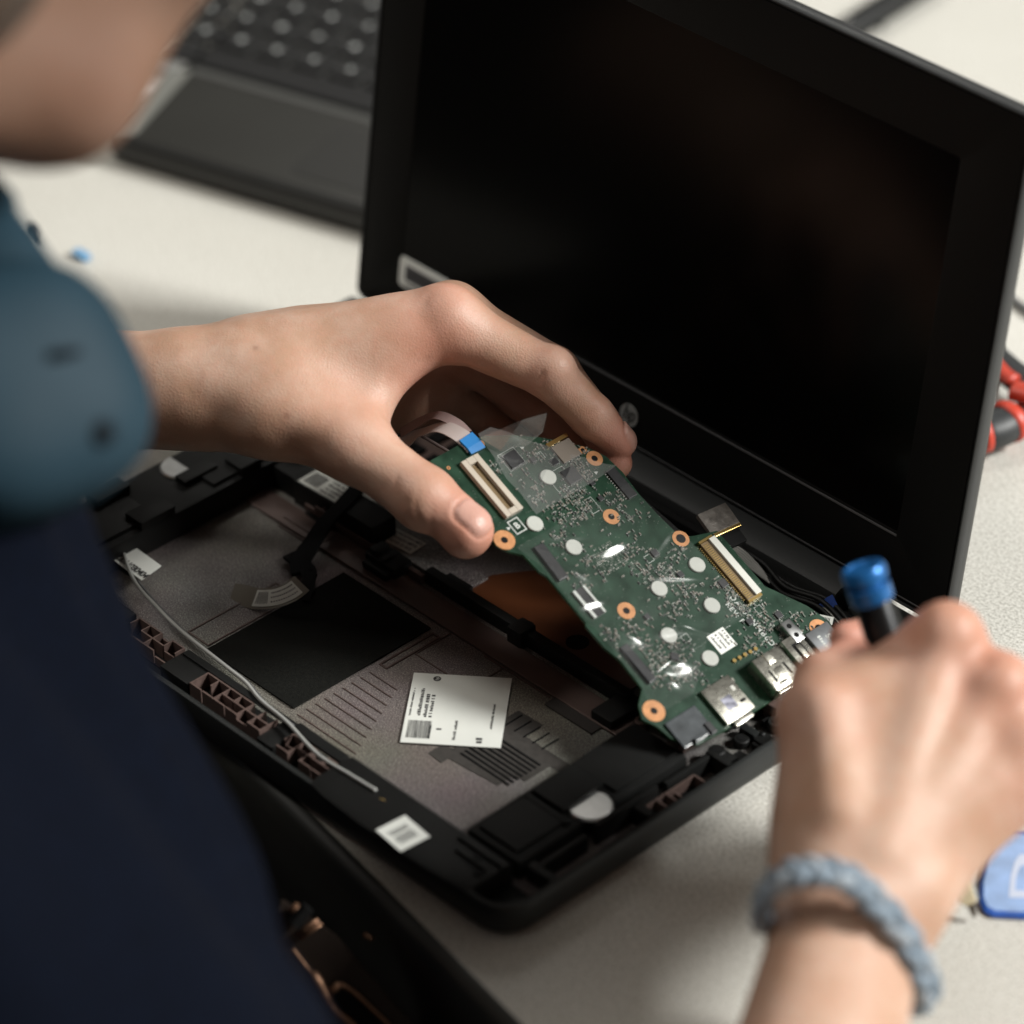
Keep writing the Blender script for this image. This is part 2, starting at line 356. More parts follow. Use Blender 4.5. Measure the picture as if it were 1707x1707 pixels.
for k in range(26):       # moulded clips, screws and posts along the right rim and under the board
    x, y = cr.uniform(.262, .302), cr.uniform(.104, .150); a_, b_ = cr.uniform(.0012, .0045), cr.uniform(.0012, .0045); h_ = cr.uniform(.0065, .0115)
    m = MB()
    if k % 4 == 0: m.disc(x, y, a_*.7, .0049, h_, 18, bev=.0003); m.disc(x, y, a_*.35, h_, h_+.0002, 14, 1)
    else: m.box(x-a_, x+a_, y-b_, y+b_, .0049, h_, .0005)
    m.build('moulded_post' if k % 4 == 0 else 'moulded_clip', [('black', 'deep', 'pinkedge', 'black', 'shell')[k % 5], 'deep'], lap, 35)
# labels on the case
m = MB(T((.1275, .1222, .0066)) @ Matrix.Rotation(math.radians(5), 4, 'Z')); m.box(-.0072, .0072, -.0042, .0042, 0, .0002)
for k, t in enumerate(('SUNODAN MP2', 'D21H233 MP72', 'D21 01 21 012')): m.text(t, 0, .0026-.0025*k, .00027, .0021, 0, 1, .00006, .9)
m.build('maker_label', ['white', 'ink'], lap, recalc=False)
mp = Z(548, 813, .0156); m = MB(T(mp) @ Matrix.Rotation(math.radians(2), 4, 'Z')); m.box(-.0115, .0125, -.0050, .0050, 0, .0002)
for k in range(4): m.greek(-.001, .0028-.0022*k, .00027, .011-.001*k, .0011, 0, 1, 40+k)
for k in range(12): m._add([(-.0100+.0006*k, -.0035, .00027), (-.0100+.0006*k+.00035, -.0035, .00027), (-.0100+.0006*k+.00035, .0035, .00027), (-.0100+.0006*k, .0035, .00027)], [(0, 1, 2, 3)], 1)
m.build('module_label', ['white', 'ink'], lap, recalc=False)
MB().box(mp.x-.0135, mp.x+.030, mp.y-.0058, mp.y+.0062, .0049, .0154, .0006).build('wireless_module', ['black'], lap, 35)
q = [Z(x, y, .0105) for x, y in ((140, 851), (269, 943), (236, 967), (107, 875))]
m = MB(); m._add([tuple(p) for p in q]+[(p.x, p.y, .0102) for p in q], [(0, 1, 2, 3), (7, 6, 5, 4), (0, 4, 5, 1), (1, 5, 6, 2), (2, 6, 7, 3), (3, 7, 4, 0)])
ax = (q[2]-q[3]).normalized()
m.text('EP2011030404', *(q[3]*.20+q[2]*.80+(q[1]-q[2])*.22+Vector((0, 0, .0002))), .0038, math.atan2(ax.y, ax.x), 1, .00012, .85)
m.build('serial_label', ['white', 'ink'], lap)
MB().box(.050, .072, .038, .047, .0049, .0100, .0006).build('label_block', ['black'], lap, 35)
# vent bars at the back left
m = MB(); m.box(.070, .150, .142, .199, .0049, .0062)
for k in range(7): m.box(.074+.0105*k, .080+.0105*k, .146, .168, .0062, .0075, 0, 1); m.box(.074+.0105*k, .080+.0105*k, .174, .196, .0062, .0075, 0, 1)
m.build('vent_bars', ['pink', 'deep'], lap)
m = MB(); m.box(.155, .290, .176, .196, .0049, .0060); m.box(.150, .295, .197, .2000, .0049, .0125, .0006); m.box(.005, .152, .2005, .2085, .0049, .013, .001)
m.build('rear_channel', ['deep'], lap)
# hinge barrel along the back
m = MB(); prof = [(.2002, .0065), (.1998, .0125), (.2012, .0160), (.2040, .0174), (.2105, .0178), (.2160, .0178), (.2160, .0065)]
m.loft([[(x, y, z) for y, z in prof] for x in (.040, .268)]); m.build('hinge_barrel', ['hinge'], lap, 40)
for x, x2 in ((.0005, .034), (.274, .300)): MB().box(x, x2, .2005, .2118, .0045, .0165, .002).build('hinge_end', ['shell'], lap, 35)
# --- lid
TH = 1.4282098881525798; HZ = .0165; V0 = .0267; LH = .1958
ML = Matrix(((1, 0, 0, 0), (0, math.cos(TH), -math.sin(TH), D-.0005), (0, math.sin(TH), math.cos(TH), HZ), (0, 0, 0, 1)))
U0, U1 = .0018, W+.0012; mg = (W-.256)/2
lid = None
m = MB(ML); ls = lambda i, z, r: [(x, y, z) for x, y in rrect(U0+i, U1-i, i, LH-i, r, 8)]
m.loft([ls(.003, -.0078, .003), ls(.0008, -.0068, .004), ls(0, -.0045, .0046), ls(0, -.0008, .0046), ls(.0006, .0002, .0042), ls(.0012, .0002, .0038), ls(.0015, -.0006, .0036)], True, False)
m._add([(x, y, -.0009) for x, y in rrect(U0+.0014, U1-.0014, .0014, LH-.0014, .0036, 8)], [tuple(range(36))])
lid = m.build('lid', ['lidrim'], lap, 40)
m = MB(ML); bo = lambda i, z, r: [(x, y, z) for x, y in rrect(U0+.0019+i, U1-.0019-i, .0019+i, LH-.0019-i, r, 8)]
bi = lambda i, z: [(x, y, z) for x, y in rrect(mg-i, W-mg+i, V0-i, V0+.144+i, .0012, 8)]
m.loft([bo(0, -.0008, .0034), bo(.0002, -.0001, .0034), bi(.0006, -.0001), bi(0, -.00035), bi(-.0002, -.00045)], False, False)
m.build('screen_bezel', ['bezel'], lid, 40)
m = MB(ML); m.box(mg-.001, W-mg+.001, V0-.001, V0+.145, -.0008, -.0004); m.build('screen_panel', ['screen'], lid)
m = MB(ML); m.box(mg+.095, W-mg, V0-.0017, V0-.0009, -.0003, .0003, .0001); m.build('bezel_ridge', ['ridge'], lid)
m = MB(ML); m.box(U0+.012, U1-.012, .0030, .0035, -.0003, .0002, .0001); m.build('bezel_seam', ['ridge'], lid)
# logo
lg = mat('logo_grey', (.30, .30, .29), .4, .2)
m = MB(ML @ T((W/2-.0016, .0142, .0))); R_ = .0045
m.disc(0, 0, R_, -.0001, .0003, 40)
def stroke(x0, x1, y0, y1):
    q = []
    for x, y in ((x0, y0), (x1, y0), (x1, y1), (x0, y1)):
        X, Y = x+.22*y, y; k = math.hypot(X, Y)
        if k > .985: X, Y = X/k*.985, Y/k*.985
        q.append((X*R_, Y*R_, .00036))
    m._add(q, [(0, 1, 2, 3)], 1)
for s_ in ((-.55, -.36, -.45, 1.0), (-.36, -.02, .28, .43), (-.17, .02, -.45, .28), (.13, .32, -1.0, .43), (.32, .62, .28, .43), (.52, .70, -.32, .28), (.32, .66, -.45, -.30)): stroke(*s_)
m.build('logo', [lg, M['bezel']], lid)
m = MB(ML); m.disc(W/2, LH-.0115, .0030, -.0001, .0001, 24); m.disc(W/2, LH-.0115, .0014, .0001, .0003, 20, 1); m.build('webcam', ['deep', 'screen'], lid)
# asset tag at the lower left of the screen
al = mat('tag_silver', (.80, .82, .78), .4, .0, noise=.05)
m = MB(ML @ T((mg+.0155, V0-.0052, 0))); pts = rrect(-.0160, .0160, -.0064, .0064, .0022, 5)
m.prism(pts, -.0001, .0003)
m.prism(rrect(-.0125, .0125, -.0030, .0034, .0004, 3), .0003, .00036, 1)
for k in range(40):
    x = -.0120+.0006*k; m._add([(x, -.0020, .0004), (x+.0003, -.0020, .0004), (x+.0003, .0026, .0004), (x, .0026, .0004)], [(0, 1, 2, 3)], 2)
m.greek(-.012, -.0053, .0004, .022, .0014, 0, 1, 71)
m.build('asset_tag', [al, mat('tag_grey', (.10, .10, .11), .4), M['ink']], lid)
# ================================================================ motherboard lifted at its left end
p0 = Vector((0.29385795, 0.10843944, 0.016)); ub = Vector((.88977578, 0, -.45639792)); nb = Vector((.45639792, 0, .88977578))
XB = Matrix(((ub.x, 0, nb.x, p0.x), (0, 1, 0, p0.y), (ub.z, 0, nb.z, p0.z), (0, 0, 0, 1)))
brd = thing('circuit_board', 'long green laptop motherboard under clear film, its left end lifted by the hand', 'circuit board', XB)
mm = .001
OUT = [(-136, -13.5), (-104, -13.2), (-98, -14.8), (-93.5, -12.5), (-90, -8.8), (-82, -8.2), (-79, -6.9), (-58, -6.9), (-57, -7.8), (-47, -7.6), (-40, -6.0), (-28, -6.6), (-24, -12), (-19, -14.6), (-14.5, -12), (-8, -10.5), (-1.5, -4), (-.5, 9), (-.5, 62), (-5, 70), (-13, 73), (-22, 70), (-32, 64), (-36, 61.5), (-62, 61.5), (-64.5, 53), (-66, 49.2), (-66.5, 46.8), (-69, 47.2), (-78, 46.2), (-88, 45.8), (-98, 46.5), (-106, 45.5), (-112, 42), (-117, 37), (-124, 29), (-130, 20), (-134.5, 11), (-136, 2)]
OUT = [(x*mm, y*mm) for x, y in OUT]
m = MB(); m.prism(OUT, -.0006, .0006, 0, 1); m.build('board', ['green', 'greenedge'], brd, local=True)
for (x, y, r0, r1) in ((-97.9, -10.9, 1.3, 3.9), (-19.4, -8.8, 1.3, 4.1), (-85.9, 30.2, 1.2, 3.1), (-54.2, 9.2, 1.3, 3.3), (-107.4, 41.0, 1.2, 3.1), (-66.3, 47.0, 1.8, 3.2), (-112.2, 39.4, .8, 1.6), (-13, 67.5, 1.5, 3.6), (-130.5, -9.5, .3, .7), (-132.5, 7.5, .9, 1.5)):
    m = MB(); m.ring(x*mm, y*mm, r0*mm, r1*mm, .0006, .00072); m.disc(x*mm, y*mm, r0*mm, .0006, .00066, mi=1)
    m.build('mounting_ring', ['copper', 'deep'], brd, local=True)
for x, y in ((-109.7, 20.1), (-97.4, 3.0), (-83.1, 9.2), (-54.8, 25.6), (-55.1, 44.7), (-39.9, 38.2), (-38.9, 15.9), (-24.4, 23.0)):
    MB().disc(x*mm, y*mm, 3.05*mm, .0006, .0014, 32, bev=.0002).build('spacer_pad', ['dot'], brd, 40, local=True)
def bx(m, u0, u1, v0, v1, h0, h1, bev=0, mi=0, ang=0):
    if ang:
        c_ = Vector(((u0+u1)/2*mm, (v0+v1)/2*mm, 0)); L = T(c_) @ Matrix.Rotation(math.radians(ang), 4, 'Z') @ T(-c_)
    else: L = None
    m.box(u0*mm, u1*mm, v0*mm, v1*mm, h0*mm, h1*mm, bev*mm, mi, L); return m
# connectors
m = MB(); bx(m, -129.5, -104.0, -5.2, -3.0, .6, 2.6, .15); bx(m, -129.5, -104.0, .4, 2.6, .6, 2.6, .15); bx(m, -129.5, -126.9, -2.9, .3, .6, 2.6); bx(m, -106.2, -104.0, -2.9, .3, .6, 2.6); bx(m, -126.8, -106.3, -2.9, .3, .6, 1.0, 0, 1)
for k in range(26): bx(m, -126.4+.77*k, -126.1+.77*k, -2.9, -2.2, 1.0, 1.5, 0, 2)
m.build('white_socket', ['cream', 'brown', 'gold'], brd, local=True)
m = MB(); bx(m, -60.5, -34.5, 54.6, 57.4, .6, 3.0, .15, 0); bx(m, -60.5, -34.5, 50.9, 54.5, .6, 2.0, .1, 1)
for k in range(30): bx(m, -59.5+.82*k, -59.15+.82*k, 49.9, 50.9, .6, 1.2, 0, 2); bx(m, -59.4+.82*k, -59.0+.82*k, 51.2, 53.4, 2.0, 2.1, 0, 2)
bx(m, -61.5, -60.6, 50.5, 57, .6, 2.4, 0, 2); bx(m, -34.4, -33.4, 50.5, 57, .6, 2.4, 0, 2)
m.build('display_socket', ['offwhite', 'brown', 'gold'], brd, local=True)
m = MB(); bx(m, -118.5, -111, 29, 37.5, .6, 1.6, .1, 0); bx(m, -120.5, -119, 28, 38, .6, 1.7, 0, 1)
m.build('shielded_socket', ['tan', 'gold'], brd, local=True)
m = MB(); bx(m, -69.5, -57.5, -3.6, -2.4, .6, 1.6, 0, 0); bx(m, -69.5, -57.5, -2.3, 1.0, .6, 1.2, 0, 1); bx(m, -69.5, -57.5, 1.1, 2.0, .6, 1.6, 0, 0)
m.build('ribbon_socket', ['silk', 'chip'], brd, local=True)
m = MB(); bx(m, -90, -75, -4.6, -.4, .6, 1.9, .2, 0, -3); m.build('socket', ['chip'], brd, local=True)
m = MB(); bx(m, -44, -28, -3.6, -.2, .6, 2.0, .2, 0); m.build('socket', ['chip'], brd, local=True)
m = MB(); bx(m, -101, -88, 40.5, 44.6, .6, 1.6, .1, 0, 0)
for k in range(12): bx(m, -100.4+1.03*k, -100+1.03*k, 39.7, 40.4, .6, .9, 0, 1)
m.build('edge_socket', ['chip', 'solder'], brd, local=True)
# chips
for (u, v, s, h, a_) in ((-106.0, 28.2, 6.0, .9, 0), (-121.5, 13.5, 6.0, .9, 0), (-113.5, 26.5, 2.6, .7, 0), (-93.5, 31.5, 2.0, .6, 0), (-66.5, 34.0, 2.6, .7, 0), (-44.5, 48.0, 3.0, .8, 0), (-55.2, 36.5, 2.2, .7, 0), (-31.5, 12.0, 2.8, .7, 45), (-48.5, 14, 2.0, .7, 0), (-100, 33, 2.0, .6, 0), (-28, 46, 2.4, .7, 0), (-24.5, 57.5, 2.6, .7, 0), (-118, 20, 2, .6, 0)):
    m = MB(); bx(m, u-s/2, u+s/2, v-s/2, v+s/2, .7, .7+h, .1, 0, a_)
    if s > 2.5:
        n_ = int(s/.55)
        for k in range(n_):
            t = -s/2+.3+k*(s-.6)/max(1, n_-1)
            for (du, dv, w_, l_) in ((t, s/2+.35, .12, .35), (t, -s/2-.35, .12, .35), (s/2+.35, t, .35, .12), (-s/2-.35, t, .35, .12)):
                bx(m, u+du-w_, u+du+w_, v+dv-l_, v+dv+l_, .6, .8, 0, 1)
    m.build('chip', ['chip', 'trace'], brd, local=True)
# ball-grid footprints, passives and vias: nobody could count them
rnd = random.Random(11)
m = MB()
def inside(x, y):
    c_ = False; n_ = len(OUT)
    for i in range(n_):
        (x1, y1), (x2, y2) = OUT[i], OUT[i-1]
        if (y1 > y) != (y2 > y) and x < (x2-x1)*(y-y1)/(y2-y1)+x1: c_ = not c_
    return c_
def part(u, v, w_, l_, h, mi):
    if inside(u*mm, v*mm): bx(m, u-w_/2, u+w_/2, v-l_/2, v+l_/2, .6, .6+h, 0, mi)
def passive(u, v):
    if rnd.random() < .5: w_, l_ = .9, .45
    else: w_, l_ = .45, .9
    t = rnd.random(); mi = 2 if t < .25 else (0 if t < .5 else 1)
    part(u, v, w_, l_, .4, mi)
    e = .28
    if w_ > l_: part(u-w_/2-.05, v, e, l_, .42, 3 if rnd.random() < .45 else 4); part(u+w_/2+.05, v, e, l_, .42, 4)
    else: part(u, v-l_/2-.05, w_, e, .42, 4); part(u, v+l_/2+.05, w_, e, .42, 3 if rnd.random() < .45 else 4)
clusters = ((-119, 31, 8, 6, 40), (-112, 34, 4, 6, 60), (-105, 34, 7, 3, 46), (-100, 24, 5, 7, 70), (-94, 20, 6, 8, 60), (-118, 20, 5, 7, 40), (-107, 12, 6, 5, 36), (-96, 12, 6, 4, 30), (-90, 36, 4, 5, 30), (-82, 36, 3, 8, 26),
            (-88, 6, 5, 5, 30), (-76, 12, 8, 4, 36), (-72, 2, 6, 4, 24), (-62, 26, 7, 6, 44), (-58, 34, 6, 4, 40), (-48, 34, 6, 8, 50), (-46, 24, 6, 6, 36), (-46, 6, 6, 6, 40), (-36, 6, 7, 7, 50), (-28, 4, 6, 7, 40), (-32, 16, 5, 6, 34),
            (-40, 48, 9, 4, 56), (-30, 50, 7, 7, 60), (-22, 50, 6, 7, 46), (-22, 40, 5, 6, 30), (-18, 62, 5, 6, 30), (-14, 16, 4, 5, 24), (-62, 42, 4, 5, 26), (-72, 28, 6, 6, 30), (-50, -3, 6, 3, 24), (-24, 12, 5, 5, 36), (-122, 4, 5, 5, 16))
for (cu, cv, su, sv, n_) in clusters:
    for _ in range(n_): passive(cu+rnd.gauss(0, su*.55), cv+rnd.gauss(0, sv*.55))
def bga(u0, u1, v0, v1, st, keep):
    u = u0
    while u < u1:
        v = v0
        while v < v1:
            if rnd.random() < keep: part(u, v, st*.55, st*.55, .12, 3 if rnd.random() < .3 else 4)
            v += st
        u += st
bga(-78.5, -68, 13, 23.5, .75, .62); bga(-68, -63, 22, 27, .7, .5); bga(-60, -55.5, 31, 36, .7, .55); bga(-28, -21.5, 8, 14, .65, .6); bga(-103, -95, 24, 30, .8, .35)
for _ in range(900):
    u, v = rnd.uniform(-135, -1), rnd.uniform(-13, 70)
    part(u, v, .25, .25, .06, 4)
m.build('surface_components', ['chip', 'tan', 'trace', 'solder', 'trace'], brd, local=True)['kind'] = 'stuff'
# silkscreen print
m = MB()
m.text('DA00GNMB6D0', -27.0*mm, 47.5*mm, .00066, .0030, math.radians(0), 0, .00004, 1.25); m.text('REV: F', -33.5*mm, 44.0*mm, .00066, .0028, 0, 0, .00004, 1.2)
for (u, v, s) in ((-100.5, -3.8, 0),):
    for a_, b_ in ((0, 3.6), (.5, 3.1)):
        pass
    bx(m, -103, -97.2, -5.4, -5.0, .6, .68); bx(m, -103, -97.2, -1.0, -.6, .6, .68); bx(m, -103, -102.6, -5, -1, .6, .68); bx(m, -97.6, -97.2, -5, -1, .6, .68)
    m.text('B', -100.1*mm, -3.0*mm, .00068, .0034, math.pi/2, 0, .0001)
for (u, v, a_) in ((-101.5, -7.0, 0), (-103.3, 37.0, 0), (-124.5, 19.5, 0)):
    m._add([(u*mm, v*mm, .00067), ((u+1.4)*mm, v*mm, .00067), ((u+.7)*mm, (v+1.5)*mm, .00067)], [(0, 1, 2)])
for (u, v, w_, h_) in ((-118, 23.6, 3, 3), (-30, 53, 3, 3), (-93, 27, 6, 4), (-107, 24, 8, 8.4), (-122, 13.5, 7.6, 7.6), (-66, 31, 3, 3), (-36, 52.3, 4, 3), (-35, 21, 3, 3)):
    for (x0, x1, y0, y1) in ((-w_/2, w_/2, -h_/2, -h_/2+.15), (-w_/2, w_/2, h_/2-.15, h_/2), (-w_/2, -w_/2+.15, -h_/2, h_/2), (w_/2-.15, w_/2, -h_/2, h_/2)):
        bx(m, u+x0, u+x1, v+y0, v+y1, .6, .65)
m.build('silkscreen', ['silk'], brd, local=True, recalc=True)
m = MB(); bx(m, -31.5, -23.5, 27.9, 35.9, .6, .8); m.greek(-30.6*mm, 29.0*mm, .00086, .0058, .0009, 0, 1, 5); m.greek(-30.6*mm, 30.9*mm, .00086, .0058, .0009, 0, 1, 6); m.greek(-30.6*mm, 32.8*mm, .00086, .0058, .0009, 0, 1, 7); m.greek(-30.6*mm, 34.4*mm, .00086, .0058, .0009, 0, 1, 8)
m.build('serial_sticker', ['white', 'ink'], brd, local=True, recalc=False)
# ports at the right edge
m = MB(); bx(m, -16, -1.5, 9.9, 23.4, .6, 2.4, .2); bx(m, -12.0, -10.2, 20.6, 22.0, 2.4, 2.5, 0, 1); bx(m, -6.3, -5.2, 20.0, 22.5, 2.4, 2.5, 0, 2); bx(m, -1.5, .8, 12.5, 21.0, .6, 2.2, .2)
bx(m, -14.5, -13.0, 23.4, 24.6, .6, 1.6); bx(m, -10, -5, 14, 18.5, 2.4, 2.42, 0, 3)
m.build('card_slot', ['silver', 'offwhite', 'deep', mat('port_stain', (.30, .30, .36), .35, .8, noise=.5, nscale=500)], brd, 40, local=True)
m = MB(); bx(m, -14.5, -1, 31.6, 44.6, .6, 6.6, .5); bx(m, -1, .2, 32.4, 43.8, 1.2, 6.0, .2)
for (u0, u1, v0, v1) in ((-8.5, -3.5, 34.0, 34.9), (-8.5, -3.5, 41.0, 41.9), (-8.2, -7.4, 37, 40), (-5.4, -4.6, 36.4, 39.6), (-3, -2.2, 34.5, 38)): bx(m, u0, u1, v0, v1, 6.6, 6.65, 0, 1)
bx(m, -14.4, -10, 36.5, 39.5, 6.6, 7.0, .1); bx(m, -8, -4, 36, 39.8, 6.6, 6.8, .1)
m.build('usb_port', ['silver', 'deep'], brd, 40, local=True)
m = MB()
for k in range(5): m.disc((-19.2+.12*k)*mm, (30.2+2.55*k)*mm, .75*mm, .0006, .0013, 14)
m.build('pin_row', ['gold'], brd, 40, local=True)
m = MB(); bx(m, -15.5, -1, 48.8, 57.2, .6, 3.6, .3); bx(m, -12.5, -5, 51.2, 55, 3.6, 3.7, 0, 1); bx(m, -11.5, -6, 52, 54.2, 3.7, 4.2, .2); bx(m, -1, .4, 49.5, 56.5, 1, 3.2, .2)
m.build('usb_port', ['silver', 'deep'], brd, 40, local=True)
m = MB(); bx(m, -21, -12, 53.5, 58, .6, 4.0, .4); m.disc(-18.5*mm, 55.6*mm, .0010, .004, .00405, mi=1); m.disc(-14.5*mm, 55.6*mm, .0010, .004, .00405, mi=1); bx(m, -18, -14.5, 58, 60, .6, 1.8, .2)
m.build('metal_bracket', ['steel', 'deep'], brd, 40, local=True)
m = MB(); bx(m, -13, -.5, 58.5, 69.5, .6, 4.2, .4)
m.text('SS', -7.5*mm, 65.5*mm, .00428, .0030, 0, 1, .00006); m.greek(-10*mm, 61.5*mm, .00428, .006, .0014, 0, 1, 9)
m.build('display_port', [mat('nickel', (.33, .34, .35), .35, .9, noise=.1), M['silk']], brd, 40, local=True)
m = MB(); bx(m, -13.5, -2.5, -9.5, 5, .7, 1.6, .3); bx(m, -6, -1.5, 2.5, 5, .6, 2.4, .2, 1); bx(m, -3.5, -2.0, -5, 1, .6, 3, .2, 0)
m.build('grey_socket', [mat('grey_socket', (.030, .036, .040), .4, noise=.3, nscale=300, coat=.3), M['chip']], brd, local=True)
# clear protective film lying over the board, buckled and catching the light
def film(name, u0, u1, vlo, vhi, nu, nv, hf, mt='film2'):
    m = MB(); V = []; F = []
    for i in range(nu+1):
        u = u0+(u1-u0)*i/nu; a_, b_ = vlo(u), vhi(u)
        for j in range(nv+1):
            v = a_+(b_-a_)*j/nv; V.append((u*mm, v*mm, hf(u, v)*mm))
    for i in range(nu):
        for j in range(nv):
            k = i*(nv+1)+j; F.append((k, k+nv+1, k+nv+2, k+1))
    m._add(V, F); return m.build(name, [mt], brd, 180, local=True, recalc=False)
def g(u, v, cu, cv, au, w_, l_, h):        # a buckle (ridge) in the film
    ca, sa = math.cos(math.radians(au)), math.sin(math.radians(au)); x = (u-cu)*ca+(v-cv)*sa; y = -(u-cu)*sa+(v-cv)*ca
    return h*math.exp(-(y/w_)**2-abs(x/l_)**3)
def hf(u, v):
    h = 1.9+.25*math.sin(u*.23+v*.11)+.18*math.sin(v*.31-u*.17)
    h += g(u, v, -40, 19, 74, 2.4, 8, 1.15)+g(u, v, -29, 8, 76, 3.0, 7.5, 1.5)+g(u, v, -26, 2, 35, 1.6, 4.5, .8)+g(u, v, -76, 21, 85, 2.0, 6, .85)+g(u, v, -55, 33, 60, .9, 10, .42)+g(u, v, -80, -1, 28, 2.0, 9, .9)+g(u, v, -48, 0, 40, 2.0, 8, .9)+g(u, v, -34, 26, 45, 1.0, 9, .5)+g(u, v, -63, -1, 75, 2.0, 5, .9)+g(u, v, -23, 30, 20, 1.0, 7, .4)+g(u, v, -68, 38, 110, 1.2, 6, .5)+g(u, v, -88, 8, 60, 1.5, 7, .6)
    return h
lerp = lambda x, x0, x1, a_, b_: a_+(b_-a_)*min(1, max(0, (x-x0)/(x1-x0)))
film('protective_film', -93, -17, lambda u: lerp(u, -93, -84, -10, -7.0) if u < -58 else lerp(u, -30, -18, -6.5, -11), lambda u: lerp(u, -93, -60, 44, 49) if u < -30 else lerp(u, -30, -17, 26, 8), 150, 100, hf)
film('film_flap', -136, -100, lambda u: lerp(u, -136, -117, 9, 6), lambda u: lerp(u, -136, -100, 15, 43.5), 34, 26, lambda u, v: 1.5+.35*math.sin(u*.4+v*.2)+max(0, (v-28)*.1)**2*1.2, 'film')
m = MB(); 
pA = [Z(800, 730, .080), Z(870, 700, .088), Z(912, 688, .088), Z(905, 720, .080), Z(880, 742, .076), Z(835, 752, .076)]
m._add([tuple(p) for p in pA], [tuple(range(6))]); m.build('film_flap', ['film'], brd, recalc=False)
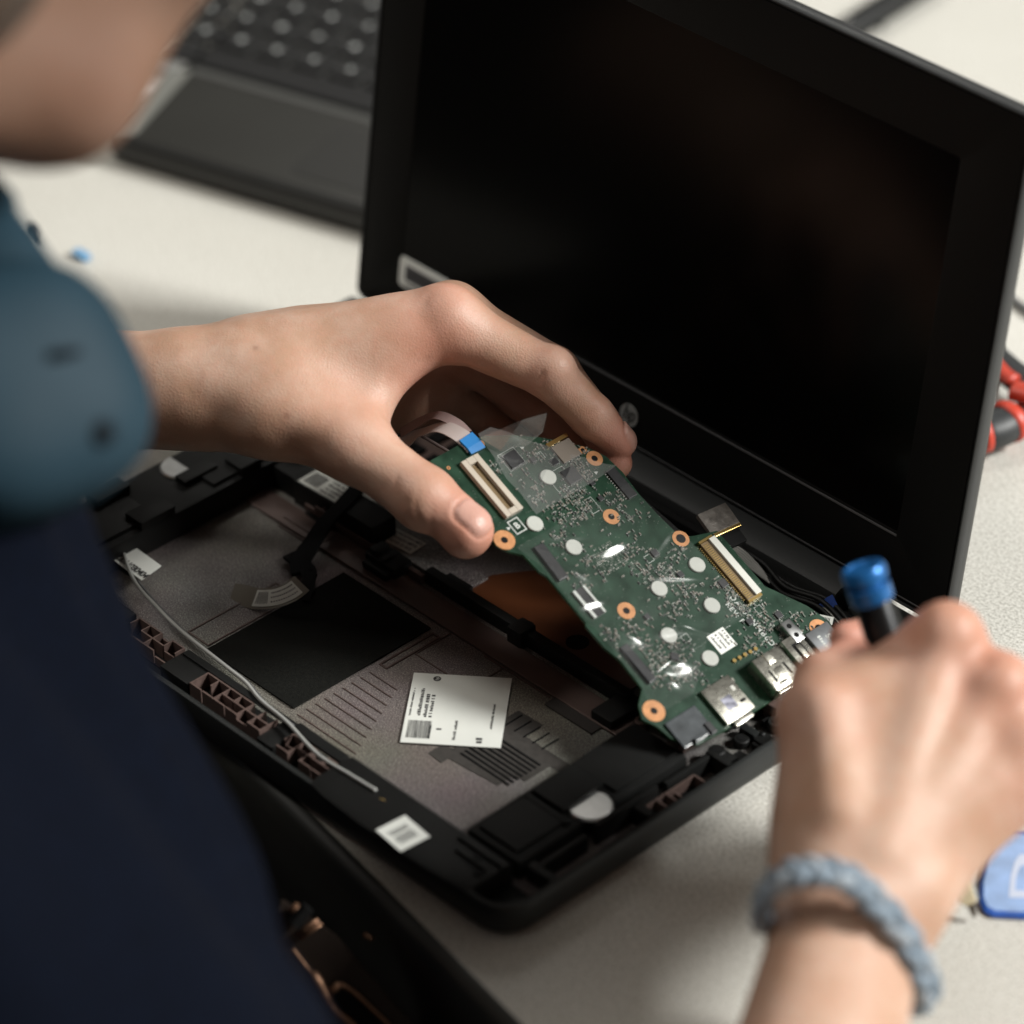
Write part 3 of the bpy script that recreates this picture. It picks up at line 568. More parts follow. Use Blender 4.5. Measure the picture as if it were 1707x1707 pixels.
# ================================================================ signed-distance modelling for the figure
class Field:
    def __init__(s, lo, hi, h):
        s.lo = np.array(lo, np.float32); s.h = h
        s.n = np.ceil((np.array(hi)-np.array(lo))/h).astype(int)+1
        s.ax = [(s.lo[i]+h*np.arange(s.n[i])).astype(np.float32) for i in range(3)]
        s.F = np.full(s.n, 1.0, np.float32)
    def _slice(s, lo, hi):
        a = [max(0, int((lo[i]-s.lo[i])/s.h)) for i in range(3)]; b = [min(s.n[i], int((hi[i]-s.lo[i])/s.h)+2) for i in range(3)]
        if any(b[i] <= a[i] for i in range(3)): return None, None
        sl = tuple(slice(a[i], b[i]) for i in range(3))
        return sl, (s.ax[0][sl[0]][:, None, None], s.ax[1][sl[1]][None, :, None], s.ax[2][sl[2]][None, None, :])
    @staticmethod
    def smin(a, b, k):
        h = np.clip(.5+.5*(a-b)/k, 0, 1); return a*(1-h)+b*h-k*h*(1-h)
    def cone(s, a, b, ra, rb, k=.004, F=None):
        F = s.F if F is None else F
        a, b = np.array(a, np.float32), np.array(b, np.float32); R = max(ra, rb)+max(k*1.5, .006)
        sl, g = s._slice(np.minimum(a, b)-R, np.maximum(a, b)+R)
        if sl is None: return s
        ab = b-a; L2 = float(ab@ab)+1e-12
        t = np.clip(((g[0]-a[0])*ab[0]+(g[1]-a[1])*ab[1]+(g[2]-a[2])*ab[2])/L2, 0, 1)
        d = np.sqrt((g[0]-a[0]-t*ab[0])**2+(g[1]-a[1]-t*ab[1])**2+(g[2]-a[2]-t*ab[2])**2)-(ra+(rb-ra)*t)
        F[sl] = s.smin(F[sl], d, k); return s
    def tri(s, a, b, c, r, k=.004, F=None):
        F = s.F if F is None else F
        a, b, c = (np.array(q, np.float32) for q in (a, b, c)); R = r+max(k*1.5, .006)
        sl, g = s._slice(np.minimum(np.minimum(a, b), c)-R, np.maximum(np.maximum(a, b), c)+R)
        if sl is None: return s
        p = np.stack(np.broadcast_arrays(*g), -1).reshape(-1, 3)
        ba, cb, ac = b-a, c-b, a-c; n = np.cross(ba, ac)
        pa, pb, pc = p-a, p-b, p-c
        ins = (np.sign(pa@np.cross(ba, n))+np.sign(pb@np.cross(cb, n))+np.sign(pc@np.cross(ac, n))) >= 2
        def e(q, v): t = np.clip((q@v)/(v@v), 0, 1)[:, None]; w = q-v*t; return (w*w).sum(1)
        d = np.sqrt(np.where(ins, (pa@n)**2/(n@n), np.minimum(np.minimum(e(pa, ba), e(pb, cb)), e(pc, ac))))-r
        F[sl] = s.smin(F[sl], d.reshape(F[sl].shape).astype(np.float32), k); return s
    def ell(s, c, r, X=None, k=.004, F=None):
        F = s.F if F is None else F
        c = np.array(c, np.float32); r = np.array(r, np.float32); R = r.max()+k*1.5+.006
        sl, g = s._slice(c-R, c+R)
        if sl is None: return s
        q = [g[i]-c[i] for i in range(3)]
        if X is not None: q = [X[j][0]*q[0]+X[j][1]*q[1]+X[j][2]*q[2] for j in range(3)]
        k0 = np.sqrt((q[0]/r[0])**2+(q[1]/r[1])**2+(q[2]/r[2])**2); k1 = np.sqrt((q[0]/r[0]**2)**2+(q[1]/r[1]**2)**2+(q[2]/r[2]**2)**2)+1e-9
        F[sl] = s.smin(F[sl], k0*(k0-1)/k1, k); return s
    def groove(s, pts, depth, w):
        for a, b in zip(pts[:-1], pts[1:]):
            a, b = np.array(a, np.float32), np.array(b, np.float32); R = 3*w
            sl, g = s._slice(np.minimum(a, b)-R, np.maximum(a, b)+R)
            if sl is None: continue
            ab = b-a; t = np.clip(((g[0]-a[0])*ab[0]+(g[1]-a[1])*ab[1]+(g[2]-a[2])*ab[2])/(ab@ab), 0, 1)
            d2 = (g[0]-a[0]-t*ab[0])**2+(g[1]-a[1]-t*ab[1])**2+(g[2]-a[2]-t*ab[2])**2
            s.F[sl] += depth*np.exp(-d2/w**2)*np.sin(np.pi*np.clip(t, .02, .98))**.3
        return s
    def mesh(s):
        F = s.F; nx, ny, nz = F.shape; I = F < 0
        c = np.zeros((nx-1, ny-1, nz-1), np.int8)
        for dx in (0, 1):
            for dy in (0, 1):
                for dz in (0, 1): c += I[dx:nx-1+dx, dy:ny-1+dy, dz:nz-1+dz]
        cells = np.argwhere((c > 0) & (c < 8)); idx = np.full(c.shape, -1, np.int64); idx[tuple(cells.T)] = np.arange(len(cells))
        acc = np.zeros((len(cells), 3)); cnt = np.zeros(len(cells))
        cr = [(0, 0, 0), (1, 0, 0), (0, 1, 0), (1, 1, 0), (0, 0, 1), (1, 0, 1), (0, 1, 1), (1, 1, 1)]
        val = [F[cells[:, 0]+o[0], cells[:, 1]+o[1], cells[:, 2]+o[2]].astype(np.float64) for o in cr]
        for i, j in ((0, 1), (2, 3), (4, 5), (6, 7), (0, 2), (1, 3), (4, 6), (5, 7), (0, 4), (1, 5), (2, 6), (3, 7)):
            mk = (val[i] < 0) != (val[j] < 0); t = np.where(mk, val[i]/np.where(mk, val[i]-val[j], 1), 0)[:, None]
            acc += np.where(mk[:, None], np.array(cr[i])*(1-t)+np.array(cr[j])*t, 0); cnt += mk
        V = (cells+acc/cnt[:, None])*s.h+s.lo
        Q = []
        for ax in range(3):
            a = [slice(None)]*3; b = [slice(None)]*3; a[ax] = slice(0, -1); b[ax] = slice(1, None)
            o1, o2 = [(ax+1) % 3, (ax+2) % 3]
            x = I[tuple(a)] != I[tuple(b)]; e = np.argwhere(x)
            e = e[(e[:, o1] > 0) & (e[:, o2] > 0) & (e[:, o1] < F.shape[o1]-1) & (e[:, o2] < F.shape[o2]-1)]
            fl = I[tuple(e.T)]
            def cid(d1, d2):
                q = e.copy(); q[:, o1] -= d1; q[:, o2] -= d2; return idx[tuple(q.T)]
            q = np.stack([cid(1, 1), cid(0, 1), cid(0, 0), cid(1, 0)], 1); q[~fl] = q[~fl][:, ::-1]; Q.append(q)
        Q = np.concatenate(Q); return V, Q
def relax(V, Q, it=6, lam=.5, mu=-.52):
    E = np.concatenate([Q[:, [0, 1]], Q[:, [1, 2]], Q[:, [2, 3]], Q[:, [3, 0]]]); n = len(V)
    deg = np.bincount(E[:, 0], minlength=n)+np.bincount(E[:, 1], minlength=n)
    for i in range(it):
        for l in (lam, mu):
            A = np.stack([np.bincount(E[:, 0], V[E[:, 1], k], n)+np.bincount(E[:, 1], V[E[:, 0], k], n) for k in range(3)], 1)/np.maximum(deg, 1)[:, None]
            V = V+l*(A-V)
    return V
def arr(v): return np.array(v, np.float32)
def hand_mesh(points, palm, fingers, extras, grooves, h, kf=.007):
    allp = np.array([q for q in points]); lo, hi = allp.min(0)-.024, allp.max(0)+.024
    f = Field(lo, hi, h)
    for fn, *a in palm: getattr(f, fn)(*a)
    base = f.F; out = None
    for fg in fingers:
        f.F = np.full(f.n, 1.0, np.float32)
        for a, b, ra, rb in fg: f.cone(a, b, ra, rb, .0025)
        gi = Field.smin(base, f.F, kf); out = gi if out is None else Field.smin(out, gi, .0010)
    f.F = out
    for fn, *a in extras: getattr(f, fn)(*a)
    for pts, dp, w in grooves: f.groove(pts, dp, w)
    V, Q = f.mesh(); return relax(V, Q, 2), Q

# ---------------------------------------------------------------- left hand (holds the board)
D0 = 1.300
def H(x, y, dz=0.0): return arr(P(x, y, D0-dz/1000))      # dz mm toward the camera
wrL = H(318, 648, 0); 
Imc, Ip, Id, It = H(748, 541, 1), H(916, 623, 1), H(987, 694, -7), H(1033, 737, -13)
Mmc, Mp, Md, Mt = H(752, 527, -17), H(925, 618, -26), H(998, 706, -24), H(1026, 772, -16)
Rmc, Rp, Rd, Rt = H(748, 562, -34), H(872, 662, -46), H(955, 735, -43), H(990, 775, -34)
Lmc, Lp, Ld, Lt = H(715, 615, -48), H(800, 690, -60), H(868, 748, -56), H(905, 780, -48)
Tc, Tm, Ti, Tt = H(455, 672, 8), H(588, 741, 19), H(712, 834, 28), H(782, 880, 33)
elL = H(-700, 705, -70)
palmL = [('cone', H(60, 662, -14), wrL, .0225, .0185, .006), ('cone', H(60, 650, -36), H(318, 640, -22), .022, .0175, .006),
         ('cone', wrL, H(470, 640, 2), .0185, .0175, .010), ('cone', H(318, 640, -22), H(500, 600, -24), .0175, .0160, .010),
         ('cone', H(430, 625, 0), Imc, .0165, .0118, .012), ('cone', H(430, 618, -12), Mmc, .0165, .0112, .012), ('cone', H(430, 620, -26), Rmc, .0150, .0105, .012), ('cone', H(430, 630, -34), Lmc, .0145, .0100, .012),
         ('cone', H(380, 660, 4), Tc, .0160, .0150, .010), ('cone', Tc, Tm, .0155, .0118, .012),
         ('tri', H(470, 650, 4), H(590, 715, 10), H(662, 572, 0), .0085, .012),
         ('tri', H(470, 640, -16), H(610, 640, -24), H(720, 575, -32), .0095, .010),
         ('cone', H(510, 690, -2), H(620, 650, -26), .0120, .0100, .010),
         ('cone', H(560, 640, -24), H(700, 600, -42), .0115, .0095, .010), ('cone', H(540, 690, -30), H(722, 655, -50), .0130, .0105, .010)]
fingL = [[(Imc, Ip, .0112, .0086), (Ip, Id, .0086, .0076), (Id, It, .0077, .0060)],
         [(Mmc, Mp, .0108, .0084), (Mp, Md, .0082, .0074), (Md, Mt, .0074, .0060)],
         [(Rmc, Rp, .0100, .0082), (Rp, Rd, .0082, .0072), (Rd, Rt, .0070, .0058)],
         [(Lmc, Lp, .0092, .0072), (Lp, Ld, .0072, .0064), (Ld, Lt, .0062, .0052)],
         [(Tm, Ti, .0112, .0104), (Ti, Tt, .0105, .0082)]]
extL = [('ell', H(742, 520, 4), (.0085, .0080, .0080), None, .006), ('ell', H(921, 612, 5), (.0068, .0066, .0066), None, .005), ('ell', H(700, 826, 30), (.0092, .0088, .0088), None, .006),
        ('ell', H(775, 892, 32), (.0082, .0080, .0080), None, .004), ('ell', H(440, 705, 14), (.0085, .0080, .0080), None, .010), ('ell', H(400, 610, 10), (.007, .006, .006), None, .010),
        ('cone', H(360, 640, 16), H(560, 720, 24), .0035, .0035, .008), ('cone', H(430, 570, 2), H(720, 516, 2), .0045, .0040, .009)]
groL = [([H(890, 645, 9), H(905, 622, 11), H(922, 600, 8)], 0.00065, 0.00105),
        ([H(960, 722, 1), H(975, 700, 3), H(995, 680, 1)], 0.00047, 0.00094),
        ([H(690, 885, 34), H(672, 850, 39), H(688, 805, 37)], 0.00037, 0.00105),
        ([H(705, 880, 36), H(690, 845, 40), H(703, 808, 38)], 0.00028, 0.00094),
        ([H(780, 610, 4), H(770, 640, -10), H(745, 665, -22)], 0.00084, 0.00158),
        ([H(700, 660, -10), H(745, 652, -18), H(775, 640, -24)], 0.00084, 0.00147),
        ([H(474, 745, 18), H(495, 775, 18), H(520, 800, 20)], 0.00028, 0.00116),
        ([H(486, 740, 20), H(508, 772, 20), H(535, 798, 22)], 0.00028, 0.00105),
        ([H(700, 520, 8), H(740, 503, 6), H(800, 530, 6)], 0.00037, 0.00147),
        ([H(700, 500, 12), H(725, 492, 10), H(760, 500, 8)], 0.00028, 0.00110),
        ([H(706, 512, 12), H(735, 505, 10), H(772, 515, 8)], 0.00028, 0.00110),
        ([H(660, 860, 34), H(650, 830, 38), H(662, 790, 36)], 0.00028, 0.00100),
        ([H(725, 895, 34), H(716, 862, 40), H(728, 825, 38)], 0.00022, 0.00090),
        ([H(335, 575, 12), H(350, 620, 18), H(345, 670, 20)], 0.00022, 0.00140),
        ([H(318, 580, 12), H(330, 625, 18), H(326, 680, 20)], 0.00016, 0.00120),
        ([H(650, 620, 12), H(640, 660, 16), H(636, 700, 20)], 0.00022, 0.00120),
        ([H(712, 598, 10), H(694, 632, 14), H(676, 676, 16)], .00045, .0012),
        ([H(700, 606, 11), H(680, 640, 15), H(664, 682, 17)], .00035, .0010)]
# ---------------------------------------------------------------- right hand (fist round the screwdriver)
SDT = Vector((.4035, .1185, .0022)); SDC = P(1437, 945, 1.168)
def G(x, y, d): return arr(P(x, y, d))
wrR, wrR2 = G(1405, 1500, 1.112), G(1450, 1500, 1.118)
IM, MM_, RM, LM_ = G(1578, 1068, 1.142), G(1664, 1152, 1.136), G(1712, 1240, 1.132), G(1696, 1302, 1.130)
IP_, MP_, RP_, LP_ = G(1508, 1122, 1.186), G(1640, 1150, 1.180), G(1690, 1240, 1.178), G(1668, 1300, 1.168)
IDD, MDD, RDD, LDD = G(1448, 1068, 1.196), G(1572, 1130, 1.206), G(1622, 1225, 1.206), G(1620, 1285, 1.192)
ITT, MTT, RTT, LTT = G(1412, 1066, 1.192), G(1520, 1150, 1.205), G(1570, 1240, 1.206), G(1575, 1280, 1.196)
TC2, TM2, TI2, TT2 = G(1392, 1380, 1.120), G(1366, 1200, 1.132), G(1372, 1140, 1.150), G(1418, 1102, 1.160)
palmR = [('cone', G(1335, 1800, 1.076), wrR, .0215, .0170, .008), ('cone', G(1372, 1800, 1.080), wrR2, .0215, .0168, .008),
         ('cone', wrR, TC2, .0170, .0155, .014), ('cone', TC2, TM2, .0150, .0108, .014),
         ('cone', wrR, IM, .0165, .0098, .014), ('cone', wrR2, MM_, .0165, .0098, .014), ('cone', wrR2, RM, .0160, .0092, .014), ('cone', wrR2, LM_, .0125, .0085, .010),
         ('cone', G(1440, 1400, 1.128), LM_, .0120, .0088, .012),
         ('tri', G(1400, 1340, 1.126), G(1385, 1205, 1.136), G(1540, 1125, 1.148), .0090, .016), ('tri', G(1400, 1420, 1.124), G(1450, 1200, 1.136), G(1600, 1200, 1.140), .0100, .016),
         ('tri', G(1440, 1380, 1.130), G(1560, 1220, 1.142), G(1672, 1265, 1.142), .0092, .012), ('cone', G(1420, 1170, 1.146), G(1530, 1112, 1.150), .0080, .0082, .012)]
fingR = [[(IM, IP_, .0104, .0086), (IP_, IDD, .0084, .0074), (IDD, ITT, .0072, .0060)],
         [(MM_, MP_, .0104, .0086), (MP_, MDD, .0084, .0074), (MDD, MTT, .0074, .0062)],
         [(RM, RP_, .0098, .0082), (RP_, RDD, .0080, .0072), (RDD, RTT, .0072, .0060)],
         [(LM_, LP_, .0092, .0074), (LP_, LDD, .0072, .0064), (LDD, LTT, .0064, .0054)],
         [(TM2, TI2, .0112, .0098), (TI2, TT2, .0098, .0076)]]
extR = [('ell', G(1582, 1052, 1.133), (.0082, .0078, .0078), None, .008), ('ell', G(1668, 1138, 1.127), (.0078, .0074, .0074), None, .008), ('ell', G(1712, 1232, 1.124), (.0072, .0070, .0070), None, .008),
        ('cone', G(1470, 1420, 1.099), G(1572, 1085, 1.131), .0030, .0030, .009), ('cone', G(1490, 1420, 1.103), G(1655, 1165, 1.126), .0028, .0030, .009), ('cone', G(1520, 1410, 1.107), G(1700, 1255, 1.123), .0026, .0028, .009),
        ('cone', G(1400, 1350, 1.104), G(1376, 1180, 1.122), .0034, .0034, .010), ('ell', G(1520, 1490, 1.108), (.008, .008, .008), None, .012)]
groR = [([G(1640, 1080, 1.125), G(1662, 1175, 1.125), G(1690, 1195, 1.125)], .0010, .0030), ([G(1600, 1130, 1.125), G(1560, 1260, 1.118), G(1520, 1370, 1.106)], .0007, .0045), ([G(1660, 1210, 1.122), G(1600, 1310, 1.114), G(1545, 1390, 1.106)], .0007, .0045),
        ([G(1395, 1120, 1.140), G(1420, 1120, 1.142), G(1450, 1095, 1.145)], .0012, .0018)]

def tone(V, spots):
    t = np.zeros(len(V))
    for p, r, a in spots: t = np.maximum(t, a*np.exp(-((V-p)**2).sum(1)/r**2))
    return t
hp = [wrL, H(60, 660, 0), Imc, It, Mt, Rt, Lt, Tt, Lmc, Mmc, H(60, 650, -40), Tm]
VL, QL = hand_mesh(hp, palmL, fingL, extL, groL, .0009)
redL = tone(VL, [(H(740, 500, 8), .014, .45), (Ip, .012, .55), (Id, .010, .6), (It, .016, .95), (Mt, .016, .55), (Mp, .012, .5), (Ti, .014, .5), (Tt, .018, .8), (H(722, 570, 6), .018, .6), (H(705, 620, 4), .016, .6), (H(590, 700, 20), .02, .25), (Rp, .016, .6), (Rd, .018, .6), (H(760, 650, -20), .02, .6)])
hp2 = [wrR, G(1330, 1775, 1.078), G(1380, 1775, 1.085), IM, MM_, RM, LM_, IDD, RDD, LDD, ITT, TM2, G(1280, 1700, 1.06)]
VR, QR = hand_mesh(hp2, palmR, fingR, extR, groR, .0016)
redR = tone(VR, [(IM, .018, .9), (MM_, .018, 1.0), (RM, .016, .9), (LM_, .016, .6), (TI2, .016, .6), (TT2, .016, .9), (ITT, .014, .9), (TM2, .016, .5)])
# nails: flattened, slightly raised plates, set off by a groove
def nail(V, c, nrm, ax, w, l):
    n = nrm/np.linalg.norm(nrm); a = ax-n*(ax@n); a /= np.linalg.norm(a); b = np.cross(n, a)
    q = V-c; x, y, z = q@b, q@a, q@n
    p = 3.2; r = (np.abs(x/w)**p+np.abs(y/l)**p)**(1/p); sel = (z > -.0045) & (z < .0075) & (r < 1.5)
    wt = np.zeros(len(V)); wt[sel] = np.clip((1.06-r[sel])/.14, 0, 1)
    gr = np.where(sel, np.exp(-((r-1.06)/.10)**2), 0)
    V += n*(wt*.00030-gr*.00075)[:, None]
    return wt
cam_dir = RC[2]; upc = RC[1]; rtc = RC[0]
axT = (Tt-Ti)/np.linalg.norm(Tt-Ti); n1 = arr(.80*cam_dir+.52*upc+.50*rtc); cT = Tt+axT*.0015+ (n1-axT*(n1@axT))/np.linalg.norm(n1-axT*(n1@axT))*.0080
NL = nail(VL, cT, n1, axT, .0058, .0068)
axI = (It-Id)/np.linalg.norm(It-Id); n2 = arr(.25*cam_dir+.62*upc+.70*rtc); n2 = n2-axI*(n2@axI); n2 /= np.linalg.norm(n2)
NL = np.maximum(NL, nail(VL, It+axI*.001+n2*.0058, n2, axI, .0044, .0056))
# ---------------------------------------------------------------- head, neck, trunk, upper arms (coarser)
def BF(parts, h, pad=.03):
    pts = np.array([q for fn, *a in parts for q in a[:2] if isinstance(q, np.ndarray)]); rr = .13
    f = Field(pts.min(0)-rr-pad, pts.max(0)+rr+pad, h)
    for fn, *a in parts: getattr(f, fn)(*a)
    return f
shR, elR = G(-330, 1560, .93), G(1100, 2550, .98)
shL = G(-900, 1050, 1.27)
torso = [('cone', G(-520, 760, 1.10), G(-480, 1050, 1.12), .052, .075, .03), ('cone', G(-215, 1010, 1.05), G(-40, 1600, 1.02), .062, .072, .03), ('cone', G(-30, 1600, 1.02), G(60, 2350, 1.05), .072, .09, .03),
         ('cone', G(-650, 1250, 1.18), G(-350, 2300, 1.15), .10, .115, .03), ('cone', shR, G(-270, 1130, 1.06), .055, .05, .04), ('cone', shL, G(-520, 1050, 1.13), .055, .06, .04)]
jaw = [('cone', G(78, 122, 1.0), G(215, -330, 1.02), .0175, .058, .012), ('cone', G(82, 140, 1.0), G(-330, 130, .955), .0165, .019, .02), ('cone', G(70, 60, 1.0), G(-380, -80, .96), .022, .045, .03), ('cone', G(40, -60, 1.04), G(-300, 60, 1.08), .03, .03, .03),
       ('ell', G(-160, -560, 1.0), (.098, .088, .088), None, .03), ('cone', G(420, -260, .99), G(500, -360, .995), .009, .012, .012), ('ell', G(285, -95, .995), (.013, .013, .012), None, .012),
       ('ell', G(-430, -280, .93), (.016, .03, .02), None, .006), ('cone', G(-480, -60, 1.0), G(-520, 820, 1.10), .052, .056, .02), ('ell', G(190, -420, .955), (.012, .012, .012), None, .004)]
armR = [('cone', G(1355, 1792, 1.078), elR, .0234, .040, .01), ('cone', elR, shR, .040, .048, .02)]
armL = [('cone', H(110, 660, -26), elL, .030, .039, .01), ('cone', elL, shL, .040, .048, .02)]
fb = BF(jaw+armR+armL+[(t[0], t[1], t[2], t[3]*.9, t[4]*.9, t[5]) for t in torso], .0055)
VB, QB = fb.mesh(); VB = relax(VB, QB, 2)
redB = tone(VB, [(G(150, 150, .98), .03, .5)])
person = thing('person', 'seated person in a navy sweater, both bare hands working on the opened laptop', 'person', T((.12, -.30, -.45)))
me = bpy.data.meshes.new('body')
def off(Q, n): return Q+n
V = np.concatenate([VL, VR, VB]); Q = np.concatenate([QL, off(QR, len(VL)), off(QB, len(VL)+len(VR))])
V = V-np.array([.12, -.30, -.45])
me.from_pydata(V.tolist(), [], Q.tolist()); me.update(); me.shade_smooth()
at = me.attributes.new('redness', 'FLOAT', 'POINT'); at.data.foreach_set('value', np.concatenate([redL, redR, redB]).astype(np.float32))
at = me.attributes.new('mole', 'FLOAT', 'POINT'); at.data.foreach_set('value', np.concatenate([tone(VL, [(H(427, 580, 20), .0012, 0)]+[(VL[np.argmin(((VL-CAM)@RC[2]*0+np.abs(S/2+FPX*((VL-CAM)@RC[0])/-((VL-CAM)@RC[2])-x)+np.abs(S/2-FPX*((VL-CAM)@RC[1])/-((VL-CAM)@RC[2])-y)+40*np.maximum(0, -((VL-CAM)@RC[2])-1.30)*100))], .0011, 1) for x, y in ((427, 580), (480, 693))]), np.zeros(len(VR)+len(VB))]).astype(np.float32))
at = me.attributes.new('tan', 'FLOAT', 'POINT'); at.data.foreach_set('value', np.concatenate([np.zeros(len(VL)+len(VR)), np.exp(-(np.maximum(0, np.linalg.norm(VB-G(-100, -200, 1.0), axis=1)-.13)/.03)**2)]).astype(np.float32))  # weights the shade painted into the face and jaw skin
at = me.attributes.new('nail', 'FLOAT', 'POINT'); at.data.foreach_set('value', np.concatenate([NL, np.zeros(len(VR)+len(VB))]).astype(np.float32))
body = bpy.data.objects.new('body', me); COL.objects.link(body); body.parent = person
def skin():
    m = bpy.data.materials.new('skin'); m.use_nodes = True; nt = m.node_tree; b = nt.nodes['Principled BSDF']; L = nt.links.new
    tc = nt.nodes.new('ShaderNodeTexCoord')
    def noise(sc, det=4, rough=.55):
        n = nt.nodes.new('ShaderNodeTexNoise'); n.inputs['Scale'].default_value = sc; n.inputs['Detail'].default_value = det; n.inputs['Roughness'].default_value = rough; L(tc.outputs['Object'], n.inputs['Vector']); return n
    def mix(fac, a, c, mode='MIX'):
        x = nt.nodes.new('ShaderNodeMix'); x.data_type = 'RGBA'; x.blend_type = mode
        for s_, v in ((0, fac), (6, a), (7, c)):
            if isinstance(v, (int, float)): x.inputs[s_].default_value = v
            elif isinstance(v, tuple): x.inputs[s_].default_value = (*v, 1)
            else: L(v, x.inputs[s_])
        return x.outputs[2]
    def mr(v, a, c, lo, hi):
        r = nt.nodes.new('ShaderNodeMapRange'); L(v, r.inputs[0]); r.inputs[1].default_value = a; r.inputs[2].default_value = c; r.inputs[3].default_value = lo; r.inputs[4].default_value = hi; return r.outputs[0]
    n1, n2, n3 = noise(55), noise(260, 5), noise(900, 3)
    ar = nt.nodes.new('ShaderNodeAttribute'); ar.attribute_name = 'redness'; an = nt.nodes.new('ShaderNodeAttribute'); an.attribute_name = 'nail'
    c = mix(mr(n1.outputs[0], .38, .62, 0, 1), (.44, .265, .178), (.52, .345, .258))
    c = mix(mr(n2.outputs[0], .42, .72, 0, .45), c, (.50, .265, .185))
    c = mix(mr(ar.outputs['Fac'], 0, 1, 0, .8), c, (.50, .175, .125))
    am = nt.nodes.new('ShaderNodeAttribute'); am.attribute_name = 'mole'
    c = mix(mr(am.outputs['Fac'], 0, 1, 0, .5), c, (.16, .06, .035))
    c = mix(mr(an.outputs['Fac'], 0, 1, 0, .8), c, (.56, .33, .27))
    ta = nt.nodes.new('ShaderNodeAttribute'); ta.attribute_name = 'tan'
    c = mix(mr(ta.outputs['Fac'], 0, 1, 0, .85), c, (.15, .08, .05))  # skin colour darkened on the head to paint the jaw's shade
    L(c, b.inputs['Base Color'])
    L(mr(an.outputs['Fac'], 0, 1, .5, .36), b.inputs['Roughness'])
    b.inputs['Specular IOR Level'].default_value = .4
    b.inputs['Subsurface Weight'].default_value = .12; b.inputs['Subsurface Radius'].default_value = (1, .35, .2); b.inputs['Subsurface Scale'].default_value = .004
    v2 = nt.nodes.new('ShaderNodeTexVoronoi'); v2.inputs['Scale'].default_value = 1500; L(tc.outputs['Object'], v2.inputs['Vector'])
    wv = nt.nodes.new('ShaderNodeMath'); wv.operation = 'ADD'; L(v2.outputs['Distance'], wv.inputs[0]); L(n2.outputs[0], wv.inputs[1])
    bp = nt.nodes.new('ShaderNodeBump'); bp.inputs['Strength'].default_value = .20; bp.inputs['Distance'].default_value = .0005; L(wv.outputs[0], bp.inputs['Height']); L(bp.outputs[0], b.inputs['Normal'])
    return m
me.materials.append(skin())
# sweater
fs = BF(torso+[('cone', elR*.35+shR*.65, shR, .058, .066, .03), ('cone', elL*.5+shL*.5, shL, .058, .066, .03)], .0075)
FX = np.meshgrid(*fs.ax, indexing='ij')
fs.F = fs.F-.003+.0065*np.sin(FX[0]*38+FX[2]*71+2*np.sin(FX[1]*23))*np.sin(FX[1]*31-FX[2]*22)+.0022*np.abs(np.sin(FX[2]*55+FX[0]*25+np.sin(FX[1]*40)))
fs.F = np.maximum(fs.F, -(np.sqrt((FX[0]-G(-520, 800, 1.10)[0])**2+(FX[1]-G(-520, 800, 1.10)[1])**2+(FX[2]-G(-520, 700, 1.10)[2])**2)-.052))
VS, QS = fs.mesh(); VS = relax(VS, QS, 2)-np.array([.12, -.30, -.45])
me = bpy.data.meshes.new('sweater'); me.from_pydata(VS.tolist(), [], QS.tolist()); me.update(); me.shade_smooth()
sw = bpy.data.objects.new('sweater', me); COL.objects.link(sw); sw.parent = person
sw['label'] = 'navy blue knitted sweater'
km = mat('navy_knit', (.0018, .0030, .0072), .95, noise=.35, nscale=300, bump=.6, bscale=700)
km.node_tree.nodes['Principled BSDF'].inputs['Specular IOR Level'].default_value = .06
me.materials.append(km)
# hair, above the frame; unseen side mass added to block light from the jaw
fh = BF([('ell', G(-160, -590, 1.0), (.104, .096, .094), None, .03), ('ell', G(-330, -420, 1.0), (.085, .085, .085), None, .03), ('cone', G(-300, -500, .98), G(-420, -200, .99), .06, .05, .02), ('cone', G(-110, -420, .955), G(-190, -160, .93), .055, .045, .02)], .006)
fh.F = np.maximum(fh.F, -(sum((q-c_)**2 for q, c_ in zip(np.meshgrid(*fh.ax, indexing='ij'), G(210, -300, 1.0)))**.5-.075))
VH, QH = fh.mesh(); VH = relax(VH, QH, 2)-np.array([.12, -.30, -.45])
me = bpy.data.meshes.new('hair'); me.from_pydata(VH.tolist(), [], QH.tolist()); me.update(); me.shade_smooth()
hr = bpy.data.objects.new('hair', me); COL.objects.link(hr); hr.parent = person
me.materials.append(mat('brown_hair', (.045, .025, .014), .55, noise=.5, nscale=90, bump=.6, bscale=200))
m = MB()
m.bm.free()
# ================================================================ headphones round the neck
hc = P(10, 655, 1.005); ax = (Vector(RC[2])*.80+Vector(RC[0])*.46+Vector(RC[1])*.22).normalized()
zq = ax; xq = Vector(RC[1]).cross(zq).normalized(); yq = zq.cross(xq)
XH = Matrix(((xq.x, yq.x, zq.x, hc.x), (xq.y, yq.y, zq.y, hc.y), (xq.z, yq.z, zq.z, hc.z), (0, 0, 0, 1)))
hb = mat('headphone_blue', (.0145, .035, .050), .6, spec=.14, noise=.08, nscale=30, bump=.08, bscale=1500)
hd = mat('headphone_dark', (.004, .006, .009), .85, spec=.08)
hph = thing('headphones', 'slate blue over-ear headphones hanging round the neck, blurred in the foreground', 'headphones', XH)
def lathe(prof, seg=48, sx=1, sy=1): return [[(r*sx*math.cos(2*math.pi*i/seg), r*sy*math.sin(2*math.pi*i/seg), z) for i in range(seg)] for r, z in prof]
def sq(prof, seg=56, sx=1, sy=1, p=2.7, rot=.35):
    out = []
    for r, z in prof:
        l = []
        for i in range(seg):
            t = 2*math.pi*i/seg; f_ = 1/(abs(math.cos(t-rot))**p+abs(math.sin(t-rot))**p)**(1/p); l.append((r*f_*sx*math.cos(t), r*f_*sy*math.sin(t), z))
        out.append(l)
    return out
ih = XH.inverted()
